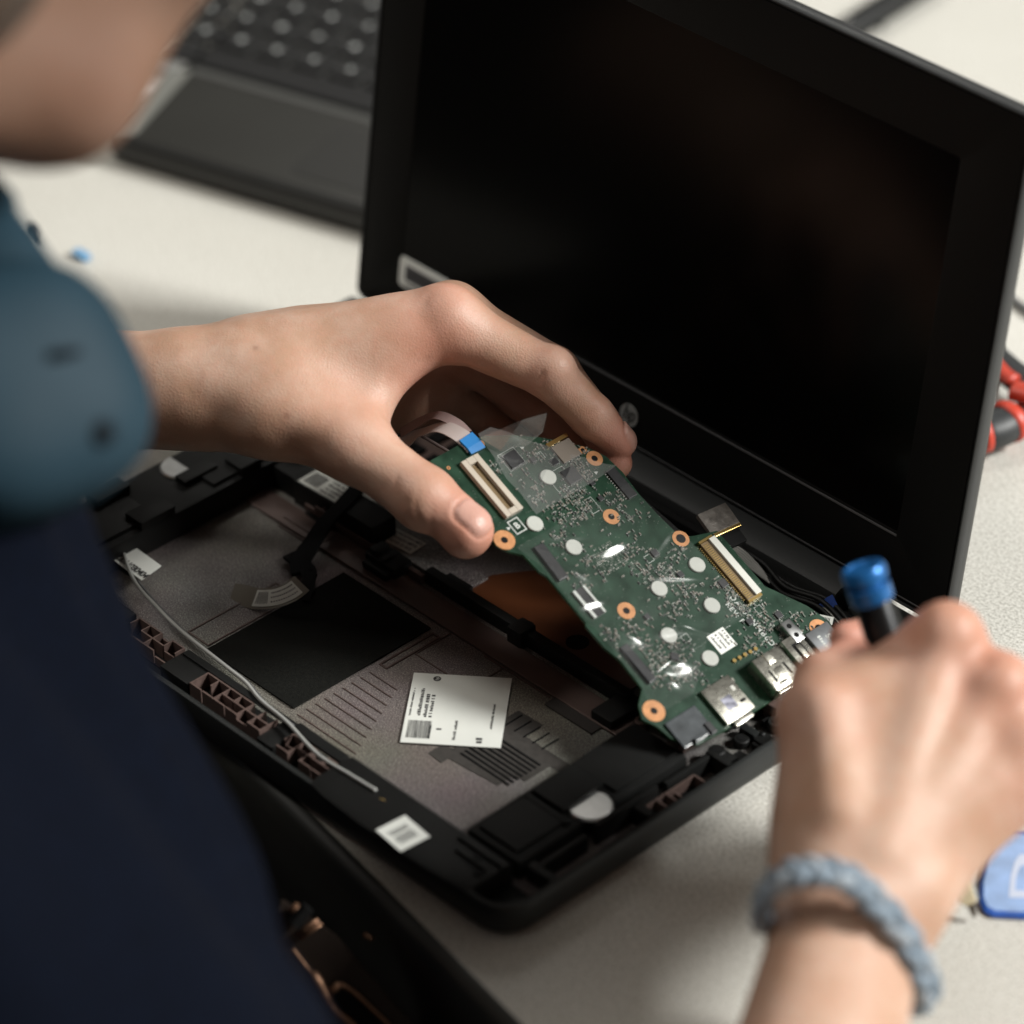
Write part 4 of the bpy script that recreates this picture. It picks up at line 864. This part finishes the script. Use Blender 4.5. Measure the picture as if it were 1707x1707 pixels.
hx = lambda x, y, d: ih @ P(x, y, d)
m = MB(); m.loft(sq([(.026, -.024), (.034, -.021), (.0375, -.012), (.0384, -.003), (.0378, -.0012), (.0366, -.0010), (.0366, .0008), (.0380, .0012), (.0376, .006), (.0352, .0125), (.030, .0172), (.022, .0200), (.012, .0214), (.003, .0218)], 56, 1, .92))
m.build('ear_cup', [hb], hph, 60, local=True)
m = MB(); m.loft(sq([(.020, -.040), (.033, -.041), (.0375, -.035), (.0375, -.027), (.032, -.022)], 48, 1, .92)); m.build('ear_cushion', [hd], hph, 60, local=True)
for (x, y, r_) in ((186, 712, .0036),):
    q = hx(x, y, .99); rr = math.hypot(q.x, q.y/.92); zt = .0212 if rr < .02 else .0200 if rr < .028 else .0165
    m = MB(); m.disc(q.x, q.y, r_, zt-.006, zt+.0006, 22, bev=.0004); m.disc(q.x, q.y, r_*.45, zt+.0006, zt+.0010, 16, 1); m.build('port', [mat('port_grey', (.007, .013, .018), .7, spec=.1), hd], hph, local=True)
m = MB(); qs = [hx(95, 585, .985), hx(150, 570, .985), hx(215, 540, .985)]
m.tube([(q.x, q.y, zz_) for q, zz_ in zip(qs, (.0222, .0206, .0150))], .0015, 10); m.build('seam', [hd], hph, 180, local=True)
m = MB(); m.tube(spline([hx(-200, 250, 1.05), hx(-90, 330, 1.03), hx(-20, 420, 1.015), hx(50, 520, 1.01)], 8), [.0165]*12+[.0145]*13, 18, flat=.55); m.build('yoke', [hb], hph, 180, local=True)
m = MB(); m.tube(spline([hx(-170, 250, 1.05), hx(-420, 120, 1.10), hx(-640, 200, 1.19), hx(-720, 420, 1.24), hx(-700, 620, 1.25)], 8), .011, 14, flat=.5); m.build('headband', [hb], hph, 180, local=True)
m = MB(); L = T(hx(-700, 640, 1.25)); m.loft([[tuple(L @ Vector(p)) for p in l] for l in sq([(.028, -.024), (.038, -.010), (.038, .006), (.030, .02), (.006, .024)], 40)]); m.build('ear_cup', [hb], hph, 60, local=True)

# ================================================================ bracelet
def R3(x, y, d): return P(x, y, d)
path = spline([R3(1268, 1530, 1.098), R3(1277, 1490, 1.088), R3(1318, 1459, 1.080), R3(1380, 1454, 1.078), R3(1440, 1484, 1.080), R3(1500, 1550, 1.086), R3(1538, 1622, 1.094), R3(1545, 1665, 1.108), R3(1520, 1665, 1.130), R3(1440, 1600, 1.142), R3(1350, 1540, 1.136), R3(1290, 1530, 1.118)], 14)
path = path[:-1]
# close the loop smoothly
last = path[-1]; first = path[0]
path = path + [last.lerp(first, t/6) for t in range(1, 6)]
bp_ = thing('bracelet', 'braided grey-blue fabric band worn on the right wrist', 'bracelet', T(R3(1400, 1540, 1.11)))
bmat = mat('band_fabric', (.20, .25, .30), .85, noise=.3, nscale=500, bump=.7, bscale=1200)
bmat2 = mat('band_fabric_light', (.30, .34, .38), .9, noise=.3, nscale=500, bump=.7, bscale=1200)
n = len(path); ctr = sum(path, Vector())/n
for s_ in range(3):
    q = []
    for i, p in enumerate(path):
        t = (path[(i+1) % n]-path[i-1]).normalized(); o = (p-ctr).normalized(); o = (o-t*o.dot(t)).normalized(); b_ = t.cross(o)
        a_ = 2*math.pi*(s_/3+i*7/n); q.append(p+o*math.sin(2*a_)*.0011+b_*math.cos(a_)*.0029)
    m = MB(); m.tube(q, .0025, 12, closed=True, flat=.75); m.build('braid_strand', [bmat if s_ else bmat2], bp_, 180)

# ================================================================ screwdriver in the right hand
zq = (SDC-SDT).normalized(); Ls = (SDC-SDT).length; xq = Vector((0, 0, 1)).cross(zq).normalized(); yq = zq.cross(xq)
XS = Matrix(((xq.x, yq.x, zq.x, SDT.x), (xq.y, yq.y, zq.y, SDT.y), (xq.z, yq.z, zq.z, SDT.z), (0, 0, 0, 1)))
sd = thing('screwdriver', 'black precision screwdriver with a bright blue metal cap, gripped in the right fist', 'screwdriver', XS)
h_ = Ls
m = MB(); m.loft(lathe([(.0042, h_-.0890), (.0062, h_-.088), (.0062, h_-.0115), (.0060, h_-.0112)], 36)); m.build('handle', [mat('black_anodised', (.012, .0125, .013), .3, .6)], sd, 40, local=True)
bl = mat('blue_anodised', (.014, .125, .36), .33, .4, noise=.1, nscale=100)
m = MB(); m.loft(lathe([(.0067, h_-.0115), (.0070, h_-.0110), (.0070, h_-.0064), (.0054, h_-.0062), (.0054, h_-.0044), (.0071, h_-.0042), (.0073, h_-.0012), (.0066, h_), (.0052, h_+.0002), (.0048, h_-.0004), (.0010, h_-.0004)], 40)); m.build('swivel_cap', [bl], sd, 40, local=True)
m = MB(); m.loft(lathe([(.0052, h_-.098), (.0056, h_-.0895), (.0056, h_-.0885)], 28)); m.loft(lathe([(.0040, .0190), (.0052, .0197), (.0052, .034), (.0044, .0350), (.0040, h_-.096)], 28)); m.build('collar', [M['black']], sd, 40, local=True)
m = MB(); m.loft(lathe([(.0029, .0058), (.0033, .0064), (.0033, .0195)], 20)); m.build('bit_shaft', [mat('nickel_bit', (.75, .66, .48), .25, 1)], sd, 40, local=True)
m = MB(); m.loft(lathe([(.0006, .0001), (.0013, .004), (.0018, .0050), (.0022, .0057)], 16)); m.build('bit_tip', [mat('dark_steel', (.10, .08, .06), .35, .9)], sd, 40, local=True)

# ================================================================ ribbon cable and display cable
rc = thing('ribbon_cable', 'white flat ribbon cable with a blue end tab, plugged into the raised motherboard', 'ribbon cable', T(P(720, 710, 1.31)))
A = [P(655, 748, 1.318), P(690, 728, 1.314), P(715, 716, 1.306), P(738, 712, 1.298), P(762, 722, 1.292), P(783, 738, 1.289), P(791, 748, 1.2885)]
nn = [Vector(RC[1])*.8+Vector(RC[2])*.5]*3+[Vector(RC[1])*.5+Vector(RC[2])*.8]*4
m = MB(); m.strip(spline(A, 6), [Vector(RC[1])*.62+Vector(RC[2])*.78]*(6*6+1), .0062, .0003); m.build('ribbon', [mat('ffc_white', (.46, .40, .38), .4)], rc)
m = MB(); m.strip([P(776, 728, 1.2895), P(790, 742, 1.2885), P(797, 752, 1.2880)], Vector(nb), .0064, .0009); m.build('end_tab', ['blue'], rc)
rc2 = thing('ribbon_cable', 'narrow rose-tinted ribbon strip arching behind the white one under the palm', 'ribbon cable', T(P(720, 740, 1.33)))
m = MB(); m.strip(spline([P(668, 722, 1.318), P(705, 700, 1.312), P(730, 692, 1.305), P(760, 705, 1.298), P(778, 722, 1.293)], 6), Vector(RC[1])*.55+Vector(RC[2])*.8, .0040, .0003); m.build('ribbon', [mat('ffc_rose', (.30, .22, .21), .4)], rc2)
m = MB(); m.tube([P(700, 725, 1.318), P(756, 758, 1.305)], .0006, 8); m.build('edge_fold', [mat('ffc_edge', (.22, .18, .17), .4)], rc2)

cb = thing('display_cable', 'flat black cable with taped white label end, lying on the bare metallic case floor', 'cable', T((.11, .09, .006)))
C = [(.071, .166, .024), (.084, .153, .022), (.0945, .138, .019), (.1005, .125, .0165), (.1045, .113, .0155), (.1063, .103, .0135), (.1090, .094, .0105), (.1115, .0865, .0080), (.1165, .0825, .0070)]
m = MB(); m.strip(spline(C, 6), Vector((-.1, -.1, 1)), [.0062]*30+[.0066]*8+[.0074]*5+[.0080]*6, .0016); m.build('cable_sleeve', ['deep'], cb)
m = MB(); m.strip(spline([(.1045, .0870, .0068), (.1165, .0850, .0074), (.1225, .0800, .0068), (.1290, .0735, .0056)], 5), Vector((0, 0, 1)), [.006]*8+[.0052]*5+[.003]*3, .0012); m.build('cable_end', ['deep'], cb)
tp = [Z(386, 990, .0055), Z(402, 992, .0062), Z(430, 998, .0072), Z(460, 996, .0090), Z(485, 986, .0112), Z(503, 972, .0130)]
m = MB(); m.strip(spline(tp, 6), Vector((.25, -.45, 1)), .0085, .0002); m.build('clear_tape', ['tape'], cb)
sp = spline(tp, 6); sp = sp[11:28]
lb = MB(); lb.strip([p+Vector((.0001, -.0002, .00035)) for p in sp], Vector((.25, -.45, 1)), .0066, .0002)
def onp(t):
    f_ = t*(len(sp)-1); i_ = min(int(f_), len(sp)-2); return sp[i_].lerp(sp[i_+1], f_-i_)
rl = random.Random(3); nl = Vector((.25, -.45, 1)).normalized()
for k in range(3):
    t = .34
    while t < .93:
        w_ = rl.uniform(.018, .034); a_, b_ = onp(t), onp(min(1, t+w_)); sd_ = nl.cross((b_-a_).normalized()).normalized(); o = (1-k)*.0018
        lb._add([a_+sd_*(o-.0003)+nl*.0007, b_+sd_*(o-.0003)+nl*.0007, b_+sd_*(o+.0003)+nl*.0007, a_+sd_*(o+.0003)+nl*.0007], [(0, 1, 2, 3)], 1); t += w_+.022
for q_ in range(9):
    t = .05+.026*q_; a_, b_ = onp(t), onp(t+.010); sd_ = nl.cross((b_-a_).normalized()).normalized()
    lb._add([a_-sd_*.0024+nl*.0007, b_-sd_*.0024+nl*.0007, b_+sd_*.0024+nl*.0007, a_+sd_*.0024+nl*.0007], [(0, 1, 2, 3)], 1)
lb.build('cable_label', ['white', 'ink'], cb, recalc=False)
# screen and antenna leads at the hinge
hw = thing('wire_bundle', 'black and white screen leads bundled along the hinge, with a blue tape tab', 'wires', T((.25, .195, .01)))
m = MB()
for k in range(5):
    z = .012+.0016*(k % 3); y = .190+.0018*k
    m.tube(spline([(.222, y, z+.004), (.238, y+.002*math.sin(k), z+.002), (.252, y-.001, z), (.268, y+.001, z+.001), (.286, y-.003, z-.002)], 8), .0009, 8)
m.build('black_lead', ['black'], hw, 180)
m = MB()
for k in range(5): m.tube(spline([(.2235, .1880+.0012*k, .020), (.230, .1890+.0011*k, .0195), (.238, .1900+.0008*k, .017), (.246, .1915, .014)], 8), .0005, 6)
m.build('white_lead', ['wirew'], hw, 180)
m = MB(); m.strip(spline([(.262, .193, .0145), (.270, .1935, .0142), (.278, .192, .0135)], 5), (0, 0, 1), [.0006]*4+[.0020]*7, .0004); m.build('lead_tip', ['offwhite'], hw)
m = MB(); a_ = [P(1371, 1016, 1.318), P(1384, 1004, 1.318), P(1392, 1000, 1.318)]; m.strip(a_, RC[2], .0042, .0008); m.build('blue_tape', [mat('blue_tape', (.02, .07, .32), .5)], hw)
m = MB(); ml = P(1377, 1033, 1.306); Xl = Matrix(((*RC[0], ml.x), (*RC[1], ml.y), (*RC[2], ml.z), (0, 0, 0, 1))); Xl = Matrix([[RC[0][i], RC[1][i], RC[2][i], ml[i]] for i in range(3)]+[[0, 0, 0, 1]]) @ Matrix.Rotation(math.radians(-12), 4, 'Z')
m = MB(Xl); m.box(-.0025, .0025, -.0014, .0014, -.0006, 0)
for k in range(6): m._add([(-.0014+.0005*k, -.0008, .00004), (-.0012+.0005*k, -.0008, .00004), (-.0012+.0005*k, .0008, .00004), (-.0014+.0005*k, .0008, .00004)], [(0, 1, 2, 3)], 1)
m.build('lead_label', ['white', 'ink'], hw, recalc=False)
m = MB(); L = XB @ T((-.0640, .0655, -.0006)) @ Matrix.Rotation(math.radians(-6), 4, 'Z')
m.box(-.0062, .0030, -.0066, .0066, -.0008, .0010, .0003, 0, L); m.box(.0030, .0044, -.0062, .0060, -.0006, .0018, .0002, 1, L); m.box(.0036, .0100, -.0060, .0050, -.0012, .0006, .0004, 2, L)
m.build('display_plug', [mat('foil_tape', (.15, .135, .12), .38, .4, noise=.3, nscale=300, bump=.6, bscale=500), M['gold'], M['deep']], hw)

# ================================================================ table, floor
def desk():
    m = bpy.data.materials.new('speckled_laminate'); m.use_nodes = True; nt = m.node_tree; b = nt.nodes['Principled BSDF']; L = nt.links.new
    tc = nt.nodes.new('ShaderNodeTexCoord')
    a = nt.nodes.new('ShaderNodeTexNoise'); a.inputs['Scale'].default_value = 900; a.inputs['Detail'].default_value = 3
    c = nt.nodes.new('ShaderNodeTexNoise'); c.inputs['Scale'].default_value = 9; c.inputs['Detail'].default_value = 4
    for q in (a, c): L(tc.outputs['Object'], q.inputs['Vector'])
    r = nt.nodes.new('ShaderNodeValToRGB'); e = r.color_ramp.elements; e[0].position = .3; e[0].color = (.36, .345, .30, 1); e[1].position = .70; e[1].color = (.70, .685, .63, 1); k = e.new(.5); k.color = (.565, .55, .50, 1)
    L(a.outputs[0], r.inputs[0])
    x = nt.nodes.new('ShaderNodeMix'); x.data_type = 'RGBA'; x.blend_type = 'SOFT_LIGHT'; x.inputs[0].default_value = .25; L(r.outputs[0], x.inputs[6]); L(c.outputs[0], x.inputs[7]); L(x.outputs[2], b.inputs['Base Color'])
    b.inputs['Roughness'].default_value = .42; b.inputs['Specular IOR Level'].default_value = .35
    bp = nt.nodes.new('ShaderNodeBump'); bp.inputs['Strength'].default_value = .25; bp.inputs['Distance'].default_value = .0003; L(a.outputs[0], bp.inputs['Height']); L(bp.outputs[0], b.inputs['Normal'])
    return m
tb = thing('table', 'pale speckled laminate table with a dark rounded edge under both laptops', 'table', T((0, .5, -.74)))
ea = Vector((.167, .009, 0)); ed = Vector((.172, -.0285, 0)).normalized(); en = Vector((ed.y, -ed.x, 0))       # en points to the sitter
e0, e1 = ea-ed*1.3, ea+ed*1.1
m = MB(); b0, b1 = e0-en*2.4, e1-en*2.4
m.prism([(p.x, p.y) for p in (e0, e1, b1, b0)], -.040, 0); m.build('table_top', [desk()], tb)
prof = [(.0, -.041), (.004, -.0405), (.0075, -.036), (.0080, -.008), (.0068, -.003), (.0042, -.0004), (.0014, .0004), (.0002, .0004)]
m = MB(); m.loft([[tuple(e+en*o+Vector((0, 0, z))) for o, z in prof] for e in (e0, e1)]); m.build('table_edge', [mat('edge_band', (.026, .026, .022), .38, noise=.15, nscale=40)], tb, 50)
for p in (e0+ed*.15-en*.1, e1-ed*.15-en*.1, b0+ed*.15+en*.1, b1-ed*.15+en*.1):
    m = MB(); m.box(p.x-.025, p.x+.025, p.y-.025, p.y+.025, -.739, -.041, .004); m.build('leg', ['black'], tb)
fl = MB(); fl.box(-4, 4, -4, 4, -.80, -.74); fo = fl.build('floor', [mat('dark_carpet', (.012, .011, .010), .95, noise=.4, nscale=60)]); fo['kind'] = 'structure'

# ================================================================ copper coated cover under the table edge
cv = thing('laptop_cover', 'dark laptop cover with copper coated edges, below the front edge of the table', 'laptop part', T(P(560, 1620, 1.215)))
def cq(x, y, d=1.215): return P(x, y, d)
m = MB(); q = [cq(470, 1500), cq(560, 1560), cq(760, 1790), cq(560, 1830), cq(430, 1640)]
m._add([tuple(p) for p in q]+[tuple(p-Vector(RC[2])*.003) for p in q], [(0, 4, 3, 2, 1), (5, 6, 7, 8, 9)]+[(i, (i+1) % 5, 5+(i+1) % 5, 5+i) for i in range(5)]); m.build('panel', [mat('brown_panel', (.020, .012, .008), .5, .2, noise=.3, nscale=60)], cv)
cpm = mat('copper_coating', (.30, .165, .10), .38, .75, noise=.2, nscale=400)
m = MB(); m.tube(spline([cq(488, 1582, 1.213), cq(508, 1608, 1.212), cq(528, 1634, 1.211), cq(544, 1662, 1.211), cq(562, 1688, 1.211), cq(592, 1712, 1.211)], 6), [.0008]*10+[.0019]*10+[.0016]*11, 8)
m.tube([cq(545, 1659, 1.211), cq(566, 1641, 1.2105)], .0013, 8); m.tube(spline([cq(566, 1640, 1.2115), cq(592, 1656, 1.2115), cq(622, 1684, 1.2115), cq(652, 1712, 1.2115)], 6), .0009, 8)
m.tube([cq(486, 1523, 1.212), cq(500, 1511, 1.212)], .0019, 8); m.tube([cq(492, 1560, 1.213), cq(530, 1533, 1.213)], .0006, 8); m.tube([cq(500, 1565, 1.213), cq(536, 1540, 1.213)], .0006, 8); m.tube([cq(607, 1558, 1.214), cq(622, 1567, 1.214)], .0008, 8)
m.build('copper_edge', [cpm], cv, 180)
m = MB(); q = [cq(550, 1662, 1.2105), cq(569, 1645, 1.2105), cq(650, 1722, 1.2105), cq(610, 1740, 1.2105)]
m._add([tuple(p) for p in q]+[tuple(p-Vector(RC[2])*.002) for p in q], [(0, 3, 2, 1), (4, 5, 6, 7)]+[(i, (i+1) % 4, 4+(i+1) % 4, 4+i) for i in range(4)]); m.build('black_block', ['deep'], cv)
m = MB(); m.tube([cq(489, 1541, 1.211), cq(514, 1512, 1.211)], .0026, 6); m.build('clip', ['deep'], cv)

# ================================================================ second laptop behind
o0 = Z(612, 345, .013); o1 = Z(205, 226, .013); xd = (o0-o1); xd.z = 0; xd.normalize(); yd = Vector((-xd.y, xd.x, 0))
XK = Matrix(((xd.x, yd.x, 0, o1.x), (xd.y, yd.y, 0, o1.y), (0, 0, 1, 0), (0, 0, 0, 1)))
lp2 = thing('laptop', 'dark grey laptop behind on the left, blurred keyboard and palm rest showing', 'laptop', XK)
ix = XK.inverted()
def kl(x, y, z=.013): return ix @ Z(x, y, z)
Wd, Dp = .285, .225
m = MB(); X0 = -.012
kk = lambda i, z, r: [(x, y, z) for x, y in rrect(X0+i, X0+Wd-i, -.004+i, Dp-i, r, 6)]
m.loft([kk(.006, .0015, .01), kk(.001, .003, .012), kk(0, .006, .012), kk(0, .0115, .012), kk(.0012, .0130, .011)]); m.build('base', [mat('grey_base', (.008, .008, .007), .45)], lp2, 40, local=True)
kb0 = kl(300, 95).y; kpos = [kl(*p, .016) for p in ((339, 51), (398, 67), (457, 80), (518, 93), (579, 108))]; kp2 = [kl(*p, .016) for p in ((345, 19), (400, 30), (459, 46), (520, 57), (579, 74))]
pitch = (kpos[4]-kpos[0]).length/4; rowd = sum((b.y-a.y) for a, b in zip(kpos, kp2))/5
y1 = sum(p.y for p in kpos)/5; x1 = kpos[0].x; sh = sum((b.x-a.x) for a, b in zip(kpos, kp2))/5
print('KB', pitch, rowd, y1, x1, sh, kb0)
m = MB(); m.prism(rrect(X0+.004, X0+Wd-.004, 0, y1-.033, .008), .0130, .0134); m.build('palm_rest', [mat('palm_grey', (.020, .0195, .017), .28, noise=.06, nscale=20)], lp2, local=True)
m = MB(); m.prism(rrect(X0+.09, X0+.20, .008, y1-.040, .004), .0134, .0137); m.build('touchpad', [mat('pad_grey', (.0135, .013, .0115), .4)], lp2, local=True)
m = MB(); m.box(X0+.006, X0+Wd-.006, y1-.032, Dp-.02, .0125, .0132); m.build('keyboard_well', [mat('well_grey', (.062, .062, .058), .5)], lp2, local=True)
km_ = mat('key_black', (.004, .004, .0042), .5); lgm = mat('key_legend', (.62, .64, .62), .5)
kp = .0190; rp = .0188
key0 = None
rows = ['ZXCVBNM,./', 'ASDFGHJKL;', 'QWERTYUIOP', '1234567890']
keymesh = None
def addkey(cx, cy, w_, ch):
    global keymesh
    if w_ == .0160 and keymesh is not None:
        o = bpy.data.objects.new('key', keymesh); COL.objects.link(o); o.parent = lp2; o.location = (cx, cy, 0)
    else:
        m = MB(); m.box(-w_/2, w_/2, -.0079, .0079, .0132, .0155, .0008); o = m.build('key', [km_], lp2, local=True); o.location = (cx, cy, 0)
        if w_ == .0160: keymesh = o.data
    if ch:
        m = MB(); m.text(ch, 0, 0, .01558, .0040, 0, 0, .0002); q = m.build('legend', [lgm], o, local=True, recalc=False)
for r, chs in enumerate(rows):
    for c_ in range(-1, 10):
        cx = x1+kp*c_-(.0095 if r == 1 else .0140 if r == 2 else .0235 if r == 3 else 0); cy = y1+rp*r
        addkey(cx, cy, .0160, chs[c_] if c_ >= 0 else '')
m = MB(); q = [kl(*p, .0136) for p in ((183, 222), (226, 224), (318, 120), (286, 112))]; m.prism([(p.x, p.y) for p in q], .0134, .0137); m.build('palm_edge', [mat('edge_silver', (.15, .15, .135), .4)], lp2, local=True)
cy = y1-rp
for a_, b_ in ((x1-.030, x1-.0125), (x1-.0095, x1+.0085), (x1+.0115, x1+.1150), (x1+.118, x1+.135)): addkey((a_+b_)/2, cy, b_-a_-.0005, '')
# ================================================================ small things on the table
pk = thing('opening_pick', 'blue plastic opening pick with a pale emblem, flat on the table beside the fist', 'pick', T(Z(1685, 1455, 0)))
pts = [Z(*p, .002) for p in ((1641, 1516), (1634, 1500), (1634, 1470), (1645, 1432), (1665, 1400), (1688, 1384), (1712, 1384), (1740, 1410), (1760, 1450), (1768, 1500), (1762, 1520), (1745, 1526), (1700, 1527), (1655, 1524))]
def pickm(n_, base): return mat(n_, base, .3, noise=.25, nscale=120, coat=.5)
m = MB(); m.loft([[(p.x, p.y, .0004) for p in pts], [(p.x, p.y, .0014) for p in pts], [(ctr_.x, ctr_.y, .0020) for ctr_ in [p.lerp(Z(1695, 1462, .002), .10) for p in pts]]], mi=0, cap_mi=1)
m.build('pick_body', [pickm('pick_edge_blue', (.02, .09, .38)), pickm('pick_blue', (.22, .34, .58))], pk)
em = [Z(*p, .0021) for p in ((1682, 1496), (1685, 1460), (1692, 1436), (1700, 1424), (1722, 1424), (1735, 1460), (1728, 1497))]; em2 = [p.lerp(Z(1706, 1468, .0021), .42) for p in em]
m = MB(); n = len(em); m._add([tuple(p) for p in em]+[tuple(p) for p in em2], [(i, (i+1) % n, n+(i+1) % n, n+i) for i in range(n)]); m.build('emblem', [mat('emblem_white', (.55, .60, .72), .5)], pk)

pl = thing('pliers', 'pliers with red and black padded handles, half hidden behind the raised laptop lid', 'pliers', T(Z(1700, 680, 0)))
rd = mat('red_grip', (.48, .045, .022), .45, noise=.08, nscale=60); bk = mat('black_grip', (.022, .024, .025), .5, noise=.1)
def Y(x, y, z=.011): return Z(x, y, z)
pA = spline([Y(1560, 490), Y(1610, 540), Y(1652, 592), Y(1685, 622), Y(1715, 643), Y(1745, 655)], 6)
pB = spline([Y(1540, 715), Y(1590, 725), Y(1630, 722), Y(1662, 713), Y(1688, 698)], 6)
m = MB(); m.tube(pA, .0066, 16, flat=.8); m.tube(pB, [.0080]*14+[.0086]*11, 16, flat=.85); m.build('grip', [bk], pl, 180)
m = MB(); m.tube(spline([Y(1645, 592, .0155), Y(1672, 622, .0162), Y(1690, 634, .0165)], 6), .0036, 12, flat=.6); m.tube(spline([Y(1690, 651, .0155), Y(1712, 656, .016), Y(1740, 662, .016)], 6), .0052, 12, flat=.7); m.build('red_inlay', [rd], pl, 180)
m = MB(); m.tube(pB[12:15], .0087, 18, flat=.87); m.tube(pB[20:], [.0089, .0093, .0094, .0092, .0084], 18, flat=.87); m.build('red_inlay', [rd], pl, 180)
m = MB(); m.tube(spline([Y(1688, 700, .010), Y(1712, 690, .010), Y(1745, 676, .010)], 5), [.0050]*5+[.0072]*6, 14, flat=.5); m.tube(spline([Y(1740, 655, .010), Y(1760, 668, .010), Y(1800, 672, .010)], 5), [.0050]*5+[.0080]*6, 14, flat=.5); m.tube(spline([Y(1642, 690, .012), Y(1655, 668, .0135), Y(1660, 640, .012)], 6), .0014, 8); m.build('jaws', ['steel'], pl, 180)

pn = thing('pen', 'black pen with a steel clip lying on the table behind the laptop lid', 'pen', T(Z(1460, 20, 0)))
a_, b_ = Z(1395, 62, .0075), Z(1560, -40, .0075)
m = MB(); m.tube([a_, a_.lerp(b_, .04), b_], [.0052, .0062, .0062], 16); m.build('barrel', ['black'], pn, 40)
m = MB(); m.tube([a_.lerp(b_, -.06), a_.lerp(b_, .03)], [.0035, .0056], 14); m.tube([a_.lerp(b_, .03)+Vector((0, 0, .0062)), a_.lerp(b_, .10)+Vector((0, 0, .0068))], .0016, 8); m.build('pen_tip', ['steel'], pn, 40)
m = MB(); q_ = a_.lerp(b_, .30)-Vector((0, 0, .001)); sdv = (b_-a_).normalized().cross(Vector((0, 0, 1))); m.tube([q_+sdv*.006, q_+sdv*.0085], .0016, 8); m.build('button', ['black'], pn, 40)

m = MB(); m.tube(spline([Z(1560, 380, .0018), Z(1640, 466, .0018), Z(1680, 494, .0018), Z(1707, 513, .0018), Z(1800, 580, .0018)], 6), .0016, 8)
tag(m.build('cable', [mat('grey_cable', (.12, .12, .12), .5)], None, 180), 'thin grey cable on the bare table right of the raised lid', 'cable')
def screw(name, x, y, ang, ma, lab, cat, s_=1.0):
    p = Z(x, y, .0026*s_); t = thing(name, lab, cat, T((p.x, p.y, 0))); dv = Vector((math.cos(ang), math.sin(ang), 0))
    m = MB(); m.tube([p-dv*.007*s_, p-dv*.0015*s_], [.0012*s_, .0013*s_], 12); m.build('shank', [ma], t, 40)
    m = MB(); m.tube([p-dv*.0015*s_, p-dv*.0005*s_, p+dv*.0012*s_, p+dv*.0018*s_], [.0013*s_, .0024*s_, .0024*s_, .0015*s_], 14); m.build('head', [ma], t, 40)
screw('screw', 52, 386, math.radians(150), mat('dark_screw', (.012, .013, .018), .35, .6), 'small dark screw lying on the pale table left of the sitter', 'screw', 1.35)
m = MB(); p = Z(136, 428, .001); m.box(p.x-.004, p.x+.004, p.y-.0022, p.y+.0022, .0006, .0032, .0006)
tag(m.build('plastic_clip', [mat('sky_clip', (.16, .34, .55), .5)]), 'tiny light blue plastic clip on the table just above the headphones', 'clip')
m = MB(); q = [Z(*p, .0008) for p in ((215, 165), (250, 100), (300, 70), (345, 62), (318, 112), (262, 150))]
m.prism([(p.x, p.y) for p in q], .0004, .0010)
tag(m.build('paper_slip', [mat('paper', (.80, .80, .78), .6, noise=.02)]), 'white paper slip between the chin and the grey laptop behind', 'paper')
# ================================================================ lamps, world, camera
def area(name, loc, tgt, sx, sy, w, col):
    l = bpy.data.lights.new(name, 'AREA'); l.shape = 'RECTANGLE'; l.size = sx; l.size_y = sy; l.energy = w; l.color = col
    o = bpy.data.objects.new(name, l); COL.objects.link(o); o.location = loc
    o.rotation_euler = (Vector(tgt)-Vector(loc)).to_track_quat('-Z', 'Y').to_euler(); return o
area('ceiling_lamp', (2.15, 1.75, 1.90), (.25, .15, 0), .75, .6, 172, (1.0, .995, .965))
area('ceiling_lamp', (-1.06, -.645, 3.2), (.3, .1, 0), .7, .6, 34, (1.0, .965, .90))
area('ceiling_lamp', (-.18, -1.34, 2.82), (.3, .1, 0), .75, .6, 16, (1.0, .955, .88))
area('ceiling_lamp', (-1.4, 2.1, 1.9), (.2, .15, 0), .9, .7, 7, (1.0, .97, .91))
w = bpy.data.worlds.new('World'); SC.world = w; w.use_nodes = True
bg = w.node_tree.nodes['Background']; bg.inputs[0].default_value = (1.0, .95, .88, 1); bg.inputs[1].default_value = .10
cd = bpy.data.cameras.new('camera'); cam = bpy.data.objects.new('camera', cd); COL.objects.link(cam)
cd.sensor_width = 36; cd.sensor_fit = 'HORIZONTAL'; cd.lens = 36*FN; cd.clip_start = .05; cd.clip_end = 60
cam.matrix_world = Matrix([[RC[0][i], RC[1][i], RC[2][i], CAM[i]] for i in range(3)]+[[0, 0, 0, 1]])
cd.dof.use_dof = True; cd.dof.focus_distance = 1.312; cd.dof.aperture_fstop = 4.8; cd.dof.aperture_blades = 9
SC.camera = cam
SC.view_settings.view_transform = 'Standard'; SC.view_settings.look = 'None'; SC.view_settings.exposure = 0
SC.render.engine = 'CYCLES'; SC.cycles.use_denoising = True; SC.cycles.max_bounces = 8; SC.cycles.transparent_max_bounces = 16
SC.cycles.caustics_reflective = False; SC.cycles.caustics_refractive = False
